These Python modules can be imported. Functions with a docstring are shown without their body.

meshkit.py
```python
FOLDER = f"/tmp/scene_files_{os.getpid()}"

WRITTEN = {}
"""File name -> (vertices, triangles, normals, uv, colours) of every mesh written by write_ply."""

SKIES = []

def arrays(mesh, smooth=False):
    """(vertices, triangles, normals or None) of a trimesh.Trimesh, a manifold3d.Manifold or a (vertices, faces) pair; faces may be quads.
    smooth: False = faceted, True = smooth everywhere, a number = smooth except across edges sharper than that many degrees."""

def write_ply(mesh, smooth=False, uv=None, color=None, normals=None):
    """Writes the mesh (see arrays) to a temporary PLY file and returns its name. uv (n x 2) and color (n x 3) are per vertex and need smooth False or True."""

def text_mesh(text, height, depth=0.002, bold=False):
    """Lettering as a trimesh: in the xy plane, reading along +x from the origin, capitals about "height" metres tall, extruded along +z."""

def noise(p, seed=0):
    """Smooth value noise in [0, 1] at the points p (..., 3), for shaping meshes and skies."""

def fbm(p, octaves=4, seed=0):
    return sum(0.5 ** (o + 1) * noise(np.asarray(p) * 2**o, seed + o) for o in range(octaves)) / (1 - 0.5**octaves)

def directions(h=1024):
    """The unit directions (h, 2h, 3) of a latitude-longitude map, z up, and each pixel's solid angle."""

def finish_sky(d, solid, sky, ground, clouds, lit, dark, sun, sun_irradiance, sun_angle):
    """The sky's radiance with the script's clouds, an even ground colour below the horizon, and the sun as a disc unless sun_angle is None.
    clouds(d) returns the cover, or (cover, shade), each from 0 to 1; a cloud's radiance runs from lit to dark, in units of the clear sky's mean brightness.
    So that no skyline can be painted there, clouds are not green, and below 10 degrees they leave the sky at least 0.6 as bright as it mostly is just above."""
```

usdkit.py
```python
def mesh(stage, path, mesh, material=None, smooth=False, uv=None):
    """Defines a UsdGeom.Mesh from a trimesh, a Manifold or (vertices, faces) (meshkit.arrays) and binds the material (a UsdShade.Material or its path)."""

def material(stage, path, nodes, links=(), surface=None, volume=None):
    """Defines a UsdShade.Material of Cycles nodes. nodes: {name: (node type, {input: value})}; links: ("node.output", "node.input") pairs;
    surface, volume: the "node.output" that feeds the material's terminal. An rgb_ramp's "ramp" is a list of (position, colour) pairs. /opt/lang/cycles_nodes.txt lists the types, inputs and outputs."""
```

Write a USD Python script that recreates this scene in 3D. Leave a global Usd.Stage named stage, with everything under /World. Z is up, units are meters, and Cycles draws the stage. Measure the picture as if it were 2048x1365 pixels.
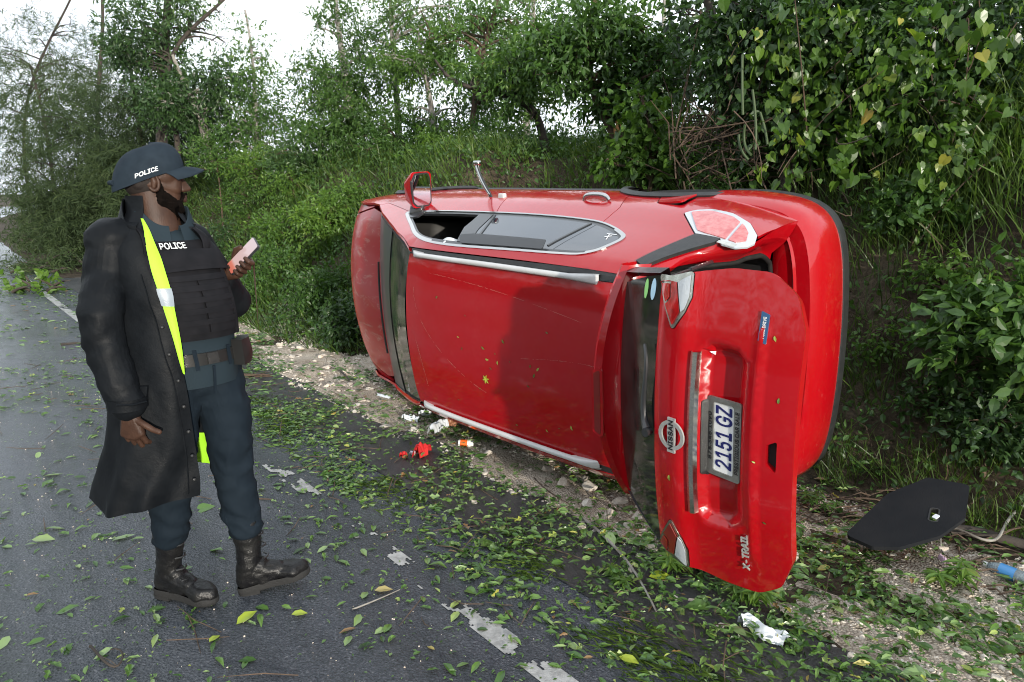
import math, random
import numpy as np
import trimesh, usdkit, meshkit, manifold3d
from scipy.interpolate import PchipInterpolator, CubicSpline
from scipy.spatial import Delaunay, cKDTree
from scipy.spatial.transform import Rotation
import shapely
from shapely.geometry import Polygon, Point, LineString
from pxr import Usd, UsdGeom, UsdLux, UsdShade, Gf, Sdf, Vt

stage = Usd.Stage.CreateInMemory()
UsdGeom.SetStageUpAxis(stage, 'Z')
UsdGeom.SetStageMetersPerUnit(stage, 1.0)
UsdGeom.Xform.Define(stage, '/World')
UsdGeom.Scope.Define(stage, '/World/Looks')

# ---------------------------------------------------------------- camera, sky, sun, exposure
PITCH, EYE, FOCAL = .206094, 1.800, 1417.15
cam = UsdGeom.Camera.Define(stage, '/World/camera')
cam.CreateHorizontalApertureAttr(36.0)
cam.CreateVerticalApertureAttr(36.0 * 682 / 1024)
cam.CreateFocalLengthAttr(36.0 * FOCAL / 2048)
cam.CreateClippingRangeAttr(Gf.Vec2f(.05, 5000))
cam.AddTranslateOp().Set(Gf.Vec3d(0, 0, EYE))
cam.AddRotateXOp().Set(90 - math.degrees(PITCH))
EXPOSURE = 1.0
cam.CreateExposureAttr(EXPOSURE)

SUN_AZ, SUN_EL = math.atan2(.395, -.918), math.radians(9.0)   # behind the camera, low
SKY, SUN = .092, .72
dome = UsdLux.DomeLight.Define(stage, '/World/sky')
dome.CreateIntensityAttr(1.0)
sky_mat = usdkit.material(stage, '/World/Looks/overcast_sky', {
    'tc': ('texture_coordinate', {}),
    'sky': ('sky_texture', {'sky_type': 'single_scattering', 'sun_disc': False, 'sun_elevation': SUN_EL, 'sun_rotation': SUN_AZ}),
    'mp': ('mapping', {'scale': (1, 1, 2.4)}),
    'n': ('noise_texture', {'scale': 1.7, 'detail': 6, 'roughness': .55}),
    'rmp': ('rgb_ramp', {'ramp': [(0, (4.9, 5.7, 6.7)), (.42, (7.0, 7.7, 8.5)), (.62, (9.0, 9.5, 10.0)), (1, (10.4, 10.7, 11.0))]}),
    'mx': ('mix', {'fac': .88}),
    'bg': ('background_shader', {'strength': SKY})},
    [('tc.generated', 'mp.vector'), ('mp.vector', 'n.vector'), ('n.fac', 'rmp.fac'), ('sky.color', 'mx.color1'), ('rmp.color', 'mx.color2'), ('mx.color', 'bg.color')], surface='bg.background')
UsdShade.MaterialBindingAPI.Apply(dome.GetPrim()).Bind(sky_mat)
sun = UsdLux.DistantLight.Define(stage, '/World/sun')
sun.CreateNormalizeAttr(True)
sun.CreateIntensityAttr(SUN)
sun.CreateAngleAttr(1.0)
sun.CreateColorAttr(Gf.Vec3f(1.0, .93, .82))
sun.AddRotateZOp().Set(180 - math.degrees(SUN_AZ))
sun.AddRotateXOp().Set(90 - math.degrees(SUN_EL))

# ---------------------------------------------------------------- helpers
used = {}
def numbered(parent, name):
    k = (parent, name); n = used.get(k, 0); used[k] = n + 1
    return f'{parent}/{name}' if n == 0 else f'{parent}/{name}_{n:03d}'
def tag(prim, label=None, cat=None, group=None, kind=None):
    for k, v in (('label', label), ('category', cat), ('group', group), ('kind', kind)):
        if v: prim.SetCustomDataByKey(k, v)
    return prim
def thing(name, label, cat, group=None, kind=None, loc=None, mat=None):
    x = UsdGeom.Xform.Define(stage, numbered('/World', name))
    if mat is not None: x.AddTransformOp().Set(Gf.Matrix4d(*np.asarray(mat, float).T.ravel().tolist()))
    elif loc is not None: x.AddTranslateOp().Set(Gf.Vec3d(*map(float, loc)))
    return tag(x.GetPrim(), label, cat, group, kind)
def path_of(p): return '/World' if p is None else str(p.GetPath())
def obj(name, mesh, m, parent=None, smooth=False, tint=None, label=None, cat=None, group=None, kind=None):
    o = usdkit.mesh(stage, numbered(path_of(parent), name), mesh, '/World/Looks/' + m, smooth=smooth)
    o.CreateDoubleSidedAttr(True)
    if tint is not None:
        tint = np.asarray(tint, np.float32)
        pv = UsdGeom.PrimvarsAPI(o).CreatePrimvar('tint', Sdf.ValueTypeNames.FloatArray, 'vertex')
        pv.Set(Vt.FloatArray.FromNumpy(tint))
    return tag(o.GetPrim(), label, cat, group, kind)
def copy_of(src, name, loc, rot, scale=1., label=None, cat=None, group=None, mat=None):
    x = UsdGeom.Xform.Define(stage, numbered('/World', name))
    T = np.eye(4)
    T[:3, :3] = np.asarray(rot) * scale; T[:3, 3] = loc
    x.AddTransformOp().Set(Gf.Matrix4d(*T.T.ravel().tolist()))
    x.GetPrim().GetReferences().AddInternalReference(src)
    x.GetPrim().SetInstanceable(True)
    if mat: UsdShade.MaterialBindingAPI.Apply(x.GetPrim()).Bind(UsdShade.Material.Get(stage, '/World/Looks/' + mat))
    return tag(x.GetPrim(), label, cat, group)
def join(*ms):
    V, F, n = [], [], 0
    for m in ms:
        v, f, _ = meshkit.arrays(m) if not isinstance(m, tuple) else (np.asarray(m[0], float), np.asarray(m[1], int), None)
        if len(f) and f.shape[1] == 4: f = np.vstack([f[:, [0, 1, 2]], f[:, [0, 2, 3]]])
        V.append(v); F.append(f + n); n += len(v)
    return np.vstack(V), np.vstack(F)
def move(m, R=np.eye(3), t=(0, 0, 0)):
    v, f, _ = meshkit.arrays(m) if not isinstance(m, tuple) else (np.asarray(m[0], float), np.asarray(m[1], int), None)
    return v @ np.asarray(R, float).T + np.asarray(t, float), f
def frame(xa, ya, za): return np.stack([xa, ya, za], 1)
def unit(v): v = np.asarray(v, float); return v / np.maximum(np.linalg.norm(v, axis=-1, keepdims=True), 1e-12)
def box(lo, hi, r=0.0):
    lo, hi = np.asarray(lo, float), np.asarray(hi, float)
    if r <= 0:
        m = trimesh.creation.box(hi - lo); m.apply_translation((lo + hi) / 2); return m
    s = manifold3d.Manifold.sphere(r, 12)
    pts = [s.translate([x, y, z]) for x in (lo[0] + r, hi[0] - r) for y in (lo[1] + r, hi[1] - r) for z in (lo[2] + r, hi[2] - r)]
    return manifold3d.Manifold.batch_hull(pts)
def grid_mesh(P, closed_u=False):
    P = np.asarray(P, float); a, b = P.shape[:2]
    i = np.arange(a * b).reshape(a, b)
    if closed_u: i = np.vstack([i, i[:1]])
    q = np.stack([i[:-1, :-1], i[1:, :-1], i[1:, 1:], i[:-1, 1:]], -1).reshape(-1, 4)
    return P.reshape(-1, 3), q
def tube(pts, rad, sides=8, cap=True, refine=0, flat=None):
    pts = np.asarray(pts, float); rad = np.broadcast_to(np.asarray(rad, float), len(pts)).copy()
    if refine:
        t = np.r_[0, np.cumsum(np.linalg.norm(np.diff(pts, axis=0), axis=1))]; tt = np.linspace(0, t[-1], refine)
        rad = np.interp(tt, t, rad); pts = CubicSpline(t, pts)(tt) if len(pts) > 2 else np.stack([np.interp(tt, t, pts[:, k]) for k in range(3)], 1)
    d = unit(np.gradient(pts, axis=0)); up = np.array([0, 0, 1.]) if abs(d[0, 2]) < .9 else np.array([1., 0, 0])
    a = unit(np.cross(d[0], up)); A = []
    for k in range(len(pts)):
        a = unit(a - d[k] * (a @ d[k])); A.append(a)
    A = np.array(A); B = np.cross(d, A)
    th = np.arange(sides) / sides * 2 * np.pi
    ring = pts[:, None] + rad[:, None, None] * (np.cos(th)[None, :, None] * A[:, None] + (flat or 1.) * np.sin(th)[None, :, None] * B[:, None])
    v = ring.reshape(-1, 3); n = len(pts); f = []
    i = np.arange(n * sides).reshape(n, sides); j = np.roll(i, -1, 1)
    f = np.concatenate([np.stack([i[:-1], j[:-1], j[1:]], -1).reshape(-1, 3), np.stack([i[:-1], j[1:], i[1:]], -1).reshape(-1, 3)])
    if cap:
        v = np.vstack([v, pts[0], pts[-1]]); c0, c1 = len(v) - 2, len(v) - 1
        f = np.vstack([f, np.stack([j[0], i[0], np.full(sides, c0)], -1), np.stack([i[-1], j[-1], np.full(sides, c1)], -1)])
    return v, f
def resample(loop, h, closed=True):
    loop = np.asarray(loop, float)
    if closed and np.allclose(loop[0], loop[-1]): loop = loop[:-1]
    out, n = [], len(loop)
    for k in range(n if closed else n - 1):
        a, b = loop[k], loop[(k + 1) % n]; m = max(1, int(np.ceil(np.linalg.norm(b - a) / h)))
        out += [a + (b - a) * i / m for i in range(m)]
    if not closed: out.append(loop[-1])
    return np.array(out)
def rounded(poly, r):
    return poly.buffer(-r, quad_segs=6).buffer(2 * r, quad_segs=6).buffer(-r, quad_segs=6)
def tri2d(poly, h):
    """triangles of a 2D polygon with holes on an even grid"""
    poly = shapely.geometry.polygon.orient(poly)
    loops = [resample(poly.exterior.coords, h)] + [resample(r.coords, h) for r in poly.interiors]
    x0, y0, x1, y1 = poly.bounds
    gx, gy = np.meshgrid(np.arange(x0 + h / 2, x1, h), np.arange(y0 + h / 2, y1, h)); g = np.stack([gx.ravel(), gy.ravel()], 1)
    inner = poly.buffer(-h * .45)
    if not inner.is_empty: g = g[shapely.contains_xy(inner, g[:, 0], g[:, 1])]
    else: g = g[:0]
    pts = np.vstack(loops + [g]); f = Delaunay(pts + np.random.default_rng(1).normal(0, h * 1e-4, pts.shape)).simplices
    c = pts[f].mean(1); f = f[shapely.contains_xy(poly, c[:, 0], c[:, 1])]
    a, b, d = pts[f[:, 0]], pts[f[:, 1]], pts[f[:, 2]]; cr = (b[:, 0] - a[:, 0]) * (d[:, 1] - a[:, 1]) - (b[:, 1] - a[:, 1]) * (d[:, 0] - a[:, 0])
    f = np.where((cr > 0)[:, None], f, f[:, ::-1])[np.abs(cr) > h * h * 1e-3]
    idx, s = [], 0
    for l in loops: idx.append(np.arange(s, s + len(l))); s += len(l)
    return pts, f, idx
def panel(poly, fn, h=.04, fold=.018, gap=.0025, out=None, back=False, lift=0.0):
    """a sheet-metal panel: polygon -> surface fn(a, b) with its edges folded inwards. out: point(s) on the outer side"""
    polys = [poly.buffer(-gap) if gap else poly]
    polys = [g for q in polys for g in getattr(q, 'geoms', [q]) if g.area > 1e-5]
    ms = []
    for pl in polys:
        pts, f, loops = tri2d(pl, h); e = 1e-3
        P = fn(pts[:, 0], pts[:, 1]); n = unit(np.cross(fn(pts[:, 0] + e, pts[:, 1]) - fn(pts[:, 0] - e, pts[:, 1]), fn(pts[:, 0], pts[:, 1] + e) - fn(pts[:, 0], pts[:, 1] - e)))
        if out is not None and np.sum(n * (np.asarray(out) - P)) < 0: n = -n; f = f[:, ::-1]
        P = P + n * lift
        V, F = [P], [f]; base = len(P)
        if fold:
            for l in loops:
                q = P[l] - n[l] * fold; k = np.arange(len(l)); m = np.roll(k, -1)
                F.append(np.concatenate([np.stack([l[k], base + k, base + m], 1), np.stack([l[k], base + m, l[m]], 1)])); V.append(q); base += len(l)
        if back:
            V.append(P - n * fold); F.append(f[:, ::-1] + base)
        ms.append((np.vstack(V), np.vstack(F)))
    return join(*ms)
def extrude(poly, depth): return trimesh.creation.extrude_polygon(poly, depth, engine='earcut')
def plate(poly, depth, origin, xa, ya, bevel=0.0):
    """an extruded 2D polygon placed with its x along xa, y along ya, rising along xa x ya"""
    m = extrude(poly, depth); return move(m, frame(unit(xa), unit(ya), unit(np.cross(xa, ya))), origin)
def W(px, py, dist):
    """point at horizontal distance dist on the line of sight through a pixel of the 2048-wide photograph"""
    d = np.array([(px - 1024) / FOCAL, math.cos(PITCH) - (py - 682.5) / FOCAL * math.sin(PITCH) * 1.0, 0])
    u = -(py - 682.5) / FOCAL
    d = np.array([(px - 1024) / FOCAL, math.cos(PITCH) + u * math.sin(PITCH), -math.sin(PITCH) + u * math.cos(PITCH)])
    return np.array([0, 0, EYE]) + d * dist / math.hypot(d[0], d[1])
def WY(px, py, y):
    u = -(py - 682.5) / FOCAL
    d = np.array([(px - 1024) / FOCAL, math.cos(PITCH) + u * math.sin(PITCH), -math.sin(PITCH) + u * math.cos(PITCH)])
    return np.array([0, 0, EYE]) + d * y / d[1]
def G(px, py, z=0.):
    u = -(py - 682.5) / FOCAL
    d = np.array([(px - 1024) / FOCAL, math.cos(PITCH) + u * math.sin(PITCH), -math.sin(PITCH) + u * math.cos(PITCH)])
    return np.array([0, 0, EYE]) + d * (z - EYE) / d[2]

# ---------------------------------------------------------------- materials
def mat(name, col, rough=.5, var=None, vs=8., bump=0., bs=60., metal=0., spec=.5, coat=0., coat_rough=.05, trans=0., rvar=0., **kw):
    """principled material; var = second colour reached through noise of scale vs"""
    n = {'tc': ('texture_coordinate', {}), 'p': ('principled_bsdf', dict(base_color=col, roughness=rough, metallic=metal, specular_ior_level=spec, coat_weight=coat, coat_roughness=coat_rough, transmission_weight=trans, **kw))}
    L = []
    if var is not None or rvar:
        n['n'] = ('noise_texture', {'scale': vs, 'detail': 5, 'roughness': .6}); L += [('tc.object', 'n.vector')]
    if var is not None:
        n['r'] = ('rgb_ramp', {'ramp': [(.35, col), (.65, var)]}); L += [('n.fac', 'r.fac'), ('r.color', 'p.base_color')]
    if rvar:
        n['mr'] = ('map_range', {'from_min': .3, 'from_max': .7, 'to_min': max(.02, rough - rvar), 'to_max': min(1, rough + rvar), 'clamp': True}); L += [('n.fac', 'mr.value'), ('mr.result', 'p.roughness')]
    if bump:
        n['bn'] = ('noise_texture', {'scale': bs, 'detail': 4, 'roughness': .6}); n['b'] = ('bump', {'strength': bump, 'distance': .01})
        L += [('tc.object', 'bn.vector'), ('bn.fac', 'b.height'), ('b.normal', 'p.normal')]
    return usdkit.material(stage, '/World/Looks/' + name, n, L, surface='p.BSDF')
def leaf_mat(name, ramp, rough=.45, trans=.35, spec=.4):
    tcol = [(p, tuple(min(1, c * k) for c, k in zip(col, (1.5, 1.5, .7)))) for p, col in ramp]
    return usdkit.material(stage, '/World/Looks/' + name, {
        'a': ('attribute', {'attribute': 'tint'}), 'r': ('rgb_ramp', {'ramp': ramp}), 'r2': ('rgb_ramp', {'ramp': tcol}),
        'p': ('principled_bsdf', {'roughness': rough, 'specular_ior_level': spec}), 't': ('translucent_bsdf', {}), 'm': ('mix_closure', {'fac': trans})},
        [('a.fac', 'r.fac'), ('a.fac', 'r2.fac'), ('r.color', 'p.base_color'), ('r2.color', 't.color'), ('p.BSDF', 'm.closure1'), ('t.BSDF', 'm.closure2')], surface='m.closure')
# ---- the car's outer skin: a section (half width, height) swept along the length, narrowed at both ends
SEC = np.array([(.86,.20),(.915,.28),(.945,.42),(.950,.60),(.935,.80),(.905,.95),(.862,1.07),(.815,1.19),(.752,1.37),(.700,1.51),(.655,1.60),(.610,1.640),(.550,1.660),(.42,1.678),(.22,1.690),(0,1.694)])
_st = np.r_[0, np.cumsum(np.linalg.norm(np.diff(SEC,axis=0),axis=1))]
SY, SZ = PchipInterpolator(_st, SEC[:,0]), PchipInterpolator(_st, SEC[:,1])
TMAX = _st[-1]
PLAN = PchipInterpolator([-.3,0,.08,.16,.3,.5,.75,1.05,1.6,2.6,3.3,3.8,4.2,4.5,4.65,4.8], [.70,.78,.82,.85,.90,.945,.975,.99,1,1,.995,.975,.94,.87,.80,.7])
DZ = PchipInterpolator([-.3,.1,.4,.8,1.3,2.0,2.4,2.6,2.9,3.6,4.8], [-.08,-.05,-.03,-.008,0,0,-.012,-.03,-.05,-.06,-.06])
_tt = np.linspace(0,TMAX,600)
T_OF_Z = lambda z: np.interp(z, SZ(_tt), _tt)
T_OF_Y = lambda y: np.interp(-np.abs(y), -SY(_tt)[200:], _tt[200:])
def smooth01(a): a=np.clip(a,0,1); return a*a*(3-2*a)
def skin(x, t, side=-1):
    z0 = SZ(t)
    return np.stack([x, side*SY(t)*PLAN(x), z0+DZ(x)*smooth01((z0-1.0)/.6)], -1)
# ================================================================ ground, road, bank
A0, DV, NV = np.array([.051,2.475]), np.array([-.639,.770]), np.array([.770,.639])
def curve_n(s): return .0016*np.maximum(s-22,0)**2
def toe(s): return 3.15-1.2*smooth01((s-3.9)/2.6)-.0*s
def height(s,n):
    s,n=np.asarray(s,float),np.asarray(n,float); m=n-curve_n(s)
    z=-.10*smooth01((m-.55)/1.5)-.02*(m<.5)
    t0=toe(s); d=m-t0; wd=2.3+.5*smooth01((s-3)/4)-.35*smooth01((1-s)/3)
    z=z+2.42*smooth01(d/wd)**.92+.03*np.clip(d-wd,0,60)*(d>wd)
    k=smooth01((d+.3)/.8); P=np.stack([s*.9,n*.9,0*s],-1)
    z=z+k*(.34*(meshkit.fbm(P,4,3)-.5))*np.where(d>30,.3,1)
    z=z-.07*smooth01((d+.55)/.3)*smooth01((.25-d)/.3)*smooth01((1.5-s)/1.5)
    g=smooth01((m-.6)/.4)*(1-k); z=z+g*.05*(meshkit.fbm(np.stack([s*3,n*3,0*s],-1),3,8)-.5)
    z=z+np.where(m<-6.2,.25*smooth01((-6.2-m)/2)+.15*(meshkit.fbm(P*.5,3,5)-.5)*smooth01((-6.2-m)/2),0)
    return z
def sn(P):
    q=np.asarray(P)[...,:2]-A0; return q@DV,q@NV
def on_ground(P,dz=0.):
    P=np.array(P,float); s,n=sn(P); P[...,2]=np.maximum(height(s,n),np.where(n-curve_n(s)<.5,.004,-9))+dz; return P
def from_sn(s,n,dz=0.):
    s,n=np.asarray(s,float),np.asarray(n,float); p=A0+s[...,None]*DV+n[...,None]*NV
    return on_ground(np.concatenate([p,np.zeros(p.shape[:-1]+(1,))],-1),dz)
def hit_ground(px,py):
    d=WY(px,py,1.)-np.array([0,0,EYE]); d=d/np.linalg.norm(d); k=np.arange(.8,70,.02)
    P=np.array([0,0,EYE])+d*k[:,None]; s,n=sn(P); below=P[:,2]<=np.maximum(height(s,n),np.where(n<.5,.0,-9))
    i=np.argmax(below); return P[i]
ss=np.concatenate([-np.geomspace(400,8,24),np.arange(-7.5,14,.13),np.arange(14,40,.6),np.geomspace(40,900,34)])
nn_=np.concatenate([-np.geomspace(600,7,22),np.arange(-6.5,.3,.6),np.arange(.3,8,.11),np.geomspace(8,600,34)])
S_,N_=np.meshgrid(ss,nn_,indexing='ij'); Pg=np.concatenate([A0+S_[...,None]*DV+N_[...,None]*NV,height(S_,N_)[...,None]],-1)
usdkit.material(stage,'/World/Looks/soil',{
 'tc':('texture_coordinate',{}),'n':('noise_texture',{'scale':2.2,'detail':8,'roughness':.65}),'n2':('noise_texture',{'scale':38,'detail':5,'roughness':.7}),
 'r':('rgb_ramp',{'ramp':[(.32,(.030,.022,.014)),(.5,(.060,.045,.030)),(.64,(.11,.085,.062))]}),'r2':('rgb_ramp',{'ramp':[(.3,(.45,.45,.45)),(.7,(1.25,1.2,1.1))]}),
 'mx':('mix',{'mix_type':'multiply','fac':1.}),'b':('bump',{'strength':.8,'distance':.03}),'p':('principled_bsdf',{'roughness':.85,'specular_ior_level':.25})},
 [('tc.object','n.vector'),('tc.object','n2.vector'),('n.fac','r.fac'),('n2.fac','r2.fac'),('r.color','mx.color1'),('r2.color','mx.color2'),('mx.color','p.base_color'),('n2.fac','b.height'),('b.normal','p.normal')],surface='p.BSDF')
obj('ground',grid_mesh(Pg),'soil',smooth=True,kind='structure')
usdkit.material(stage,'/World/Looks/wet_asphalt',{
 'tc':('texture_coordinate',{}),'big':('noise_texture',{'scale':.9,'detail':5,'roughness':.6}),'v':('voronoi_texture',{'scale':95,'randomness':1.}),'agg':('noise_texture',{'scale':85,'detail':4,'roughness':.75}),
 'ra':('rgb_ramp',{'ramp':[(.30,(.022,.025,.030)),(.52,(.052,.058,.067)),(.64,(.095,.10,.112)),(.74,(.32,.32,.31))]}),
 'rb':('rgb_ramp',{'ramp':[(.3,(.62,.62,.65)),(.7,(1.12,1.12,1.14))]}),'mx':('mix',{'mix_type':'multiply','fac':1.}),
 'rr':('map_range',{'from_min':.40,'from_max':.64,'to_min':.10,'to_max':.34,'clamp':True}),
 'hb':('mix',{'mix_type':'add','fac':.6}),'vr':('vector_rotate',{'rotate_type':'z_axis','angle':-2.264}),'ms':('mapping',{'scale':(.12,1.5,1.)}),'st':('noise_texture',{'scale':1.3,'detail':5,'roughness':.6}),'rs':('rgb_ramp',{'ramp':[(.34,(.60,.61,.63)),(.5,(1,1,1)),(.66,(1.22,1.22,1.24))]}),'mx2':('mix',{'mix_type':'multiply','fac':1.}),'b':('bump',{'strength':.9,'distance':.010}),'p':('principled_bsdf',{'specular_ior_level':.42})},
 [('tc.object','big.vector'),('tc.object','v.vector'),('tc.object','agg.vector'),('agg.fac','ra.fac'),('big.fac','rb.fac'),('ra.color','mx.color1'),('rb.color','mx.color2'),('tc.object','vr.vector'),('vr.vector','ms.vector'),('ms.vector','st.vector'),('st.fac','rs.fac'),('mx.color','mx2.color1'),('rs.color','mx2.color2'),('mx2.color','p.base_color'),
  ('big.fac','rr.value'),('rr.result','p.roughness'),('agg.color','hb.color1'),('v.distance','hb.color2'),('hb.color','b.height'),('b.normal','p.normal')],surface='p.BSDF')
sr=np.concatenate([-np.geomspace(300,6,20),np.arange(-5.5,14,.06),np.arange(14,60,.8),np.geomspace(60,400,20)])
er=.60+.20*(meshkit.fbm(np.stack([sr*2.2,0*sr,0*sr],-1),5,11)-.5)
nr=np.array([-6.0,-4,-2.5,-1.2,-.6,-.2,.1,.3]); R=[]
for s,e in zip(sr,er):
    r=[(s,n+curve_n(s),.004) for n in nr]+[(s,e-.03+curve_n(s),.004),(s,e+curve_n(s),-.006),(s,e+.01+curve_n(s),-.05)]; R.append(r)
R=np.array(R); Pr=np.concatenate([A0+R[...,:1]*DV+R[...,1:2]*NV,R[...,2:]],-1)
obj('road',grid_mesh(Pr),'wet_asphalt',kind='structure')
# worn edge line
mat('road_paint',(.40,.40,.385),.5,var=(.22,.22,.21),vs=22,bump=.3,bs=160)
cs=.010; gs=np.arange(-2.2,20,cs); gn=np.arange(-.045,.065,cs); S1,N1=np.meshgrid(gs,gn,indexing='ij')
nz_=meshkit.fbm(np.stack([S1*5,N1*11,0*S1],-1),6,21); wear=np.interp(S1,[-2.2,-.08,.12,.4,1.2,4.2,5.4,9,24],[.38,.43,.58,.635,.65,.64,.48,.43,.40])
keep=(nz_+.05*(1-(N1/.06)**2)>wear)
i,j=np.nonzero(keep); c=np.stack([gs[i],gn[j]],1); q=np.array([(0,0),(1,0),(1,1),(0,1)])*cs
V=(c[:,None]+q).reshape(-1,2); P=np.concatenate([A0+V[:,:1]*DV+V[:,1:]*NV,np.full((len(V),1),.008)],1)
obj('edge_line',(P,np.arange(len(V)).reshape(-1,4)),'road_paint',kind='structure')

# crushed limestone bed along the verge
def stony(s,n):
    return meshkit.fbm(np.stack([s*1.3,n*1.8,0*s],-1),3,81)+.13*np.exp(-((s-1.1)/1.1)**2-((n-1.5)/.42)**2)+.08*np.exp(-((s-5.2)/1.8)**2-((n-1.5)/.5)**2)
usdkit.material(stage,'/World/Looks/limestone_bed',{
 'tc':('texture_coordinate',{}),'v':('voronoi_texture',{'scale':75,'randomness':1.}),'n':('noise_texture',{'scale':3.2,'detail':7,'roughness':.65}),'n2':('noise_texture',{'scale':90,'detail':4,'roughness':.7}),
 'r':('rgb_ramp',{'ramp':[(.34,(.26,.205,.155)),(.48,(.50,.42,.335)),(.62,(.68,.60,.50))]}),'r2':('rgb_ramp',{'ramp':[(.0,(1.1,1.1,1.1)),(.5,(.88,.88,.88)),(.9,(.45,.43,.41))]}),'mx':('mix',{'mix_type':'multiply','fac':1.}),
 'm2':('mix',{'mix_type':'mix','fac':.5}),'b':('bump',{'strength':1.,'distance':.018,'invert':True}),'p':('principled_bsdf',{'roughness':.9,'specular_ior_level':.2})},
 [('tc.object','v.vector'),('tc.object','n.vector'),('tc.object','n2.vector'),('n.fac','m2.color1'),('n2.fac','m2.color2'),('m2.color','r.fac'),('v.distance','r2.fac'),('r.color','mx.color1'),('r2.color','mx.color2'),('mx.color','p.base_color'),('v.distance','b.height'),('b.normal','p.normal')],surface='p.BSDF')
sb=np.arange(-4,11,.09); nb=np.concatenate([np.arange(.62,3.0,.06)]); S2,N2=np.meshgrid(sb,nb,indexing='ij')
kb=stony(S2,N2); lim=np.minimum(2.55,toe(S2)-.1); N2e=N2
dz=.055*(kb-.31)-.06*smooth01((1.12-N2)/.3)-.06*smooth01((N2-lim)/.2)+.006*(meshkit.noise(np.stack([S2*14,N2*14,0*S2],-1),3)-.5)
Pb=np.concatenate([A0+S2[...,None]*DV+N2[...,None]*NV,(height(S2,N2)+dz)[...,None]],-1)
obj('gravel_bed',grid_mesh(Pb),'limestone_bed',smooth=True,kind='structure')

# the older, darker asphalt apron between the carriageway's edge and the stones
usdkit.material(stage,'/World/Looks/old_asphalt',{
 'tc':('texture_coordinate',{}),'n':('noise_texture',{'scale':1.6,'detail':6,'roughness':.65}),'a':('noise_texture',{'scale':95,'detail':4,'roughness':.75}),
 'ra':('rgb_ramp',{'ramp':[(.30,(.014,.014,.016)),(.52,(.034,.035,.038)),(.66,(.070,.070,.070)),(.74,(.22,.20,.18))]}),'rb':('rgb_ramp',{'ramp':[(.35,(.7,.7,.7)),(.65,(1.2,1.15,1.1))]}),'mx':('mix',{'mix_type':'multiply','fac':1.}),
 'b':('bump',{'strength':1.,'distance':.012}),'p':('principled_bsdf',{'roughness':.42})},
 [('tc.object','n.vector'),('tc.object','a.vector'),('a.fac','ra.fac'),('n.fac','rb.fac'),('ra.color','mx.color1'),('rb.color','mx.color2'),('mx.color','p.base_color'),('a.fac','b.height'),('b.normal','p.normal')],surface='p.BSDF')
sa=np.arange(-5,16,.08); na=np.arange(.50,1.55,.05); S3,N3=np.meshgrid(sa,na,indexing='ij')
ea=1.12+.42*(meshkit.fbm(np.stack([S3*1.1,0*S3,0*S3],-1),4,91)-.5); da=.010+.010*(meshkit.fbm(np.stack([S3*6,N3*6,0*S3],-1),3,93)-.5)-.09*smooth01((N3-ea)/.12)
obj('road_shoulder',grid_mesh(np.concatenate([A0+S3[...,None]*DV+N3[...,None]*NV,(height(S3,N3)+da)[...,None]],-1)),'old_asphalt',smooth=True,kind='structure')
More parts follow.
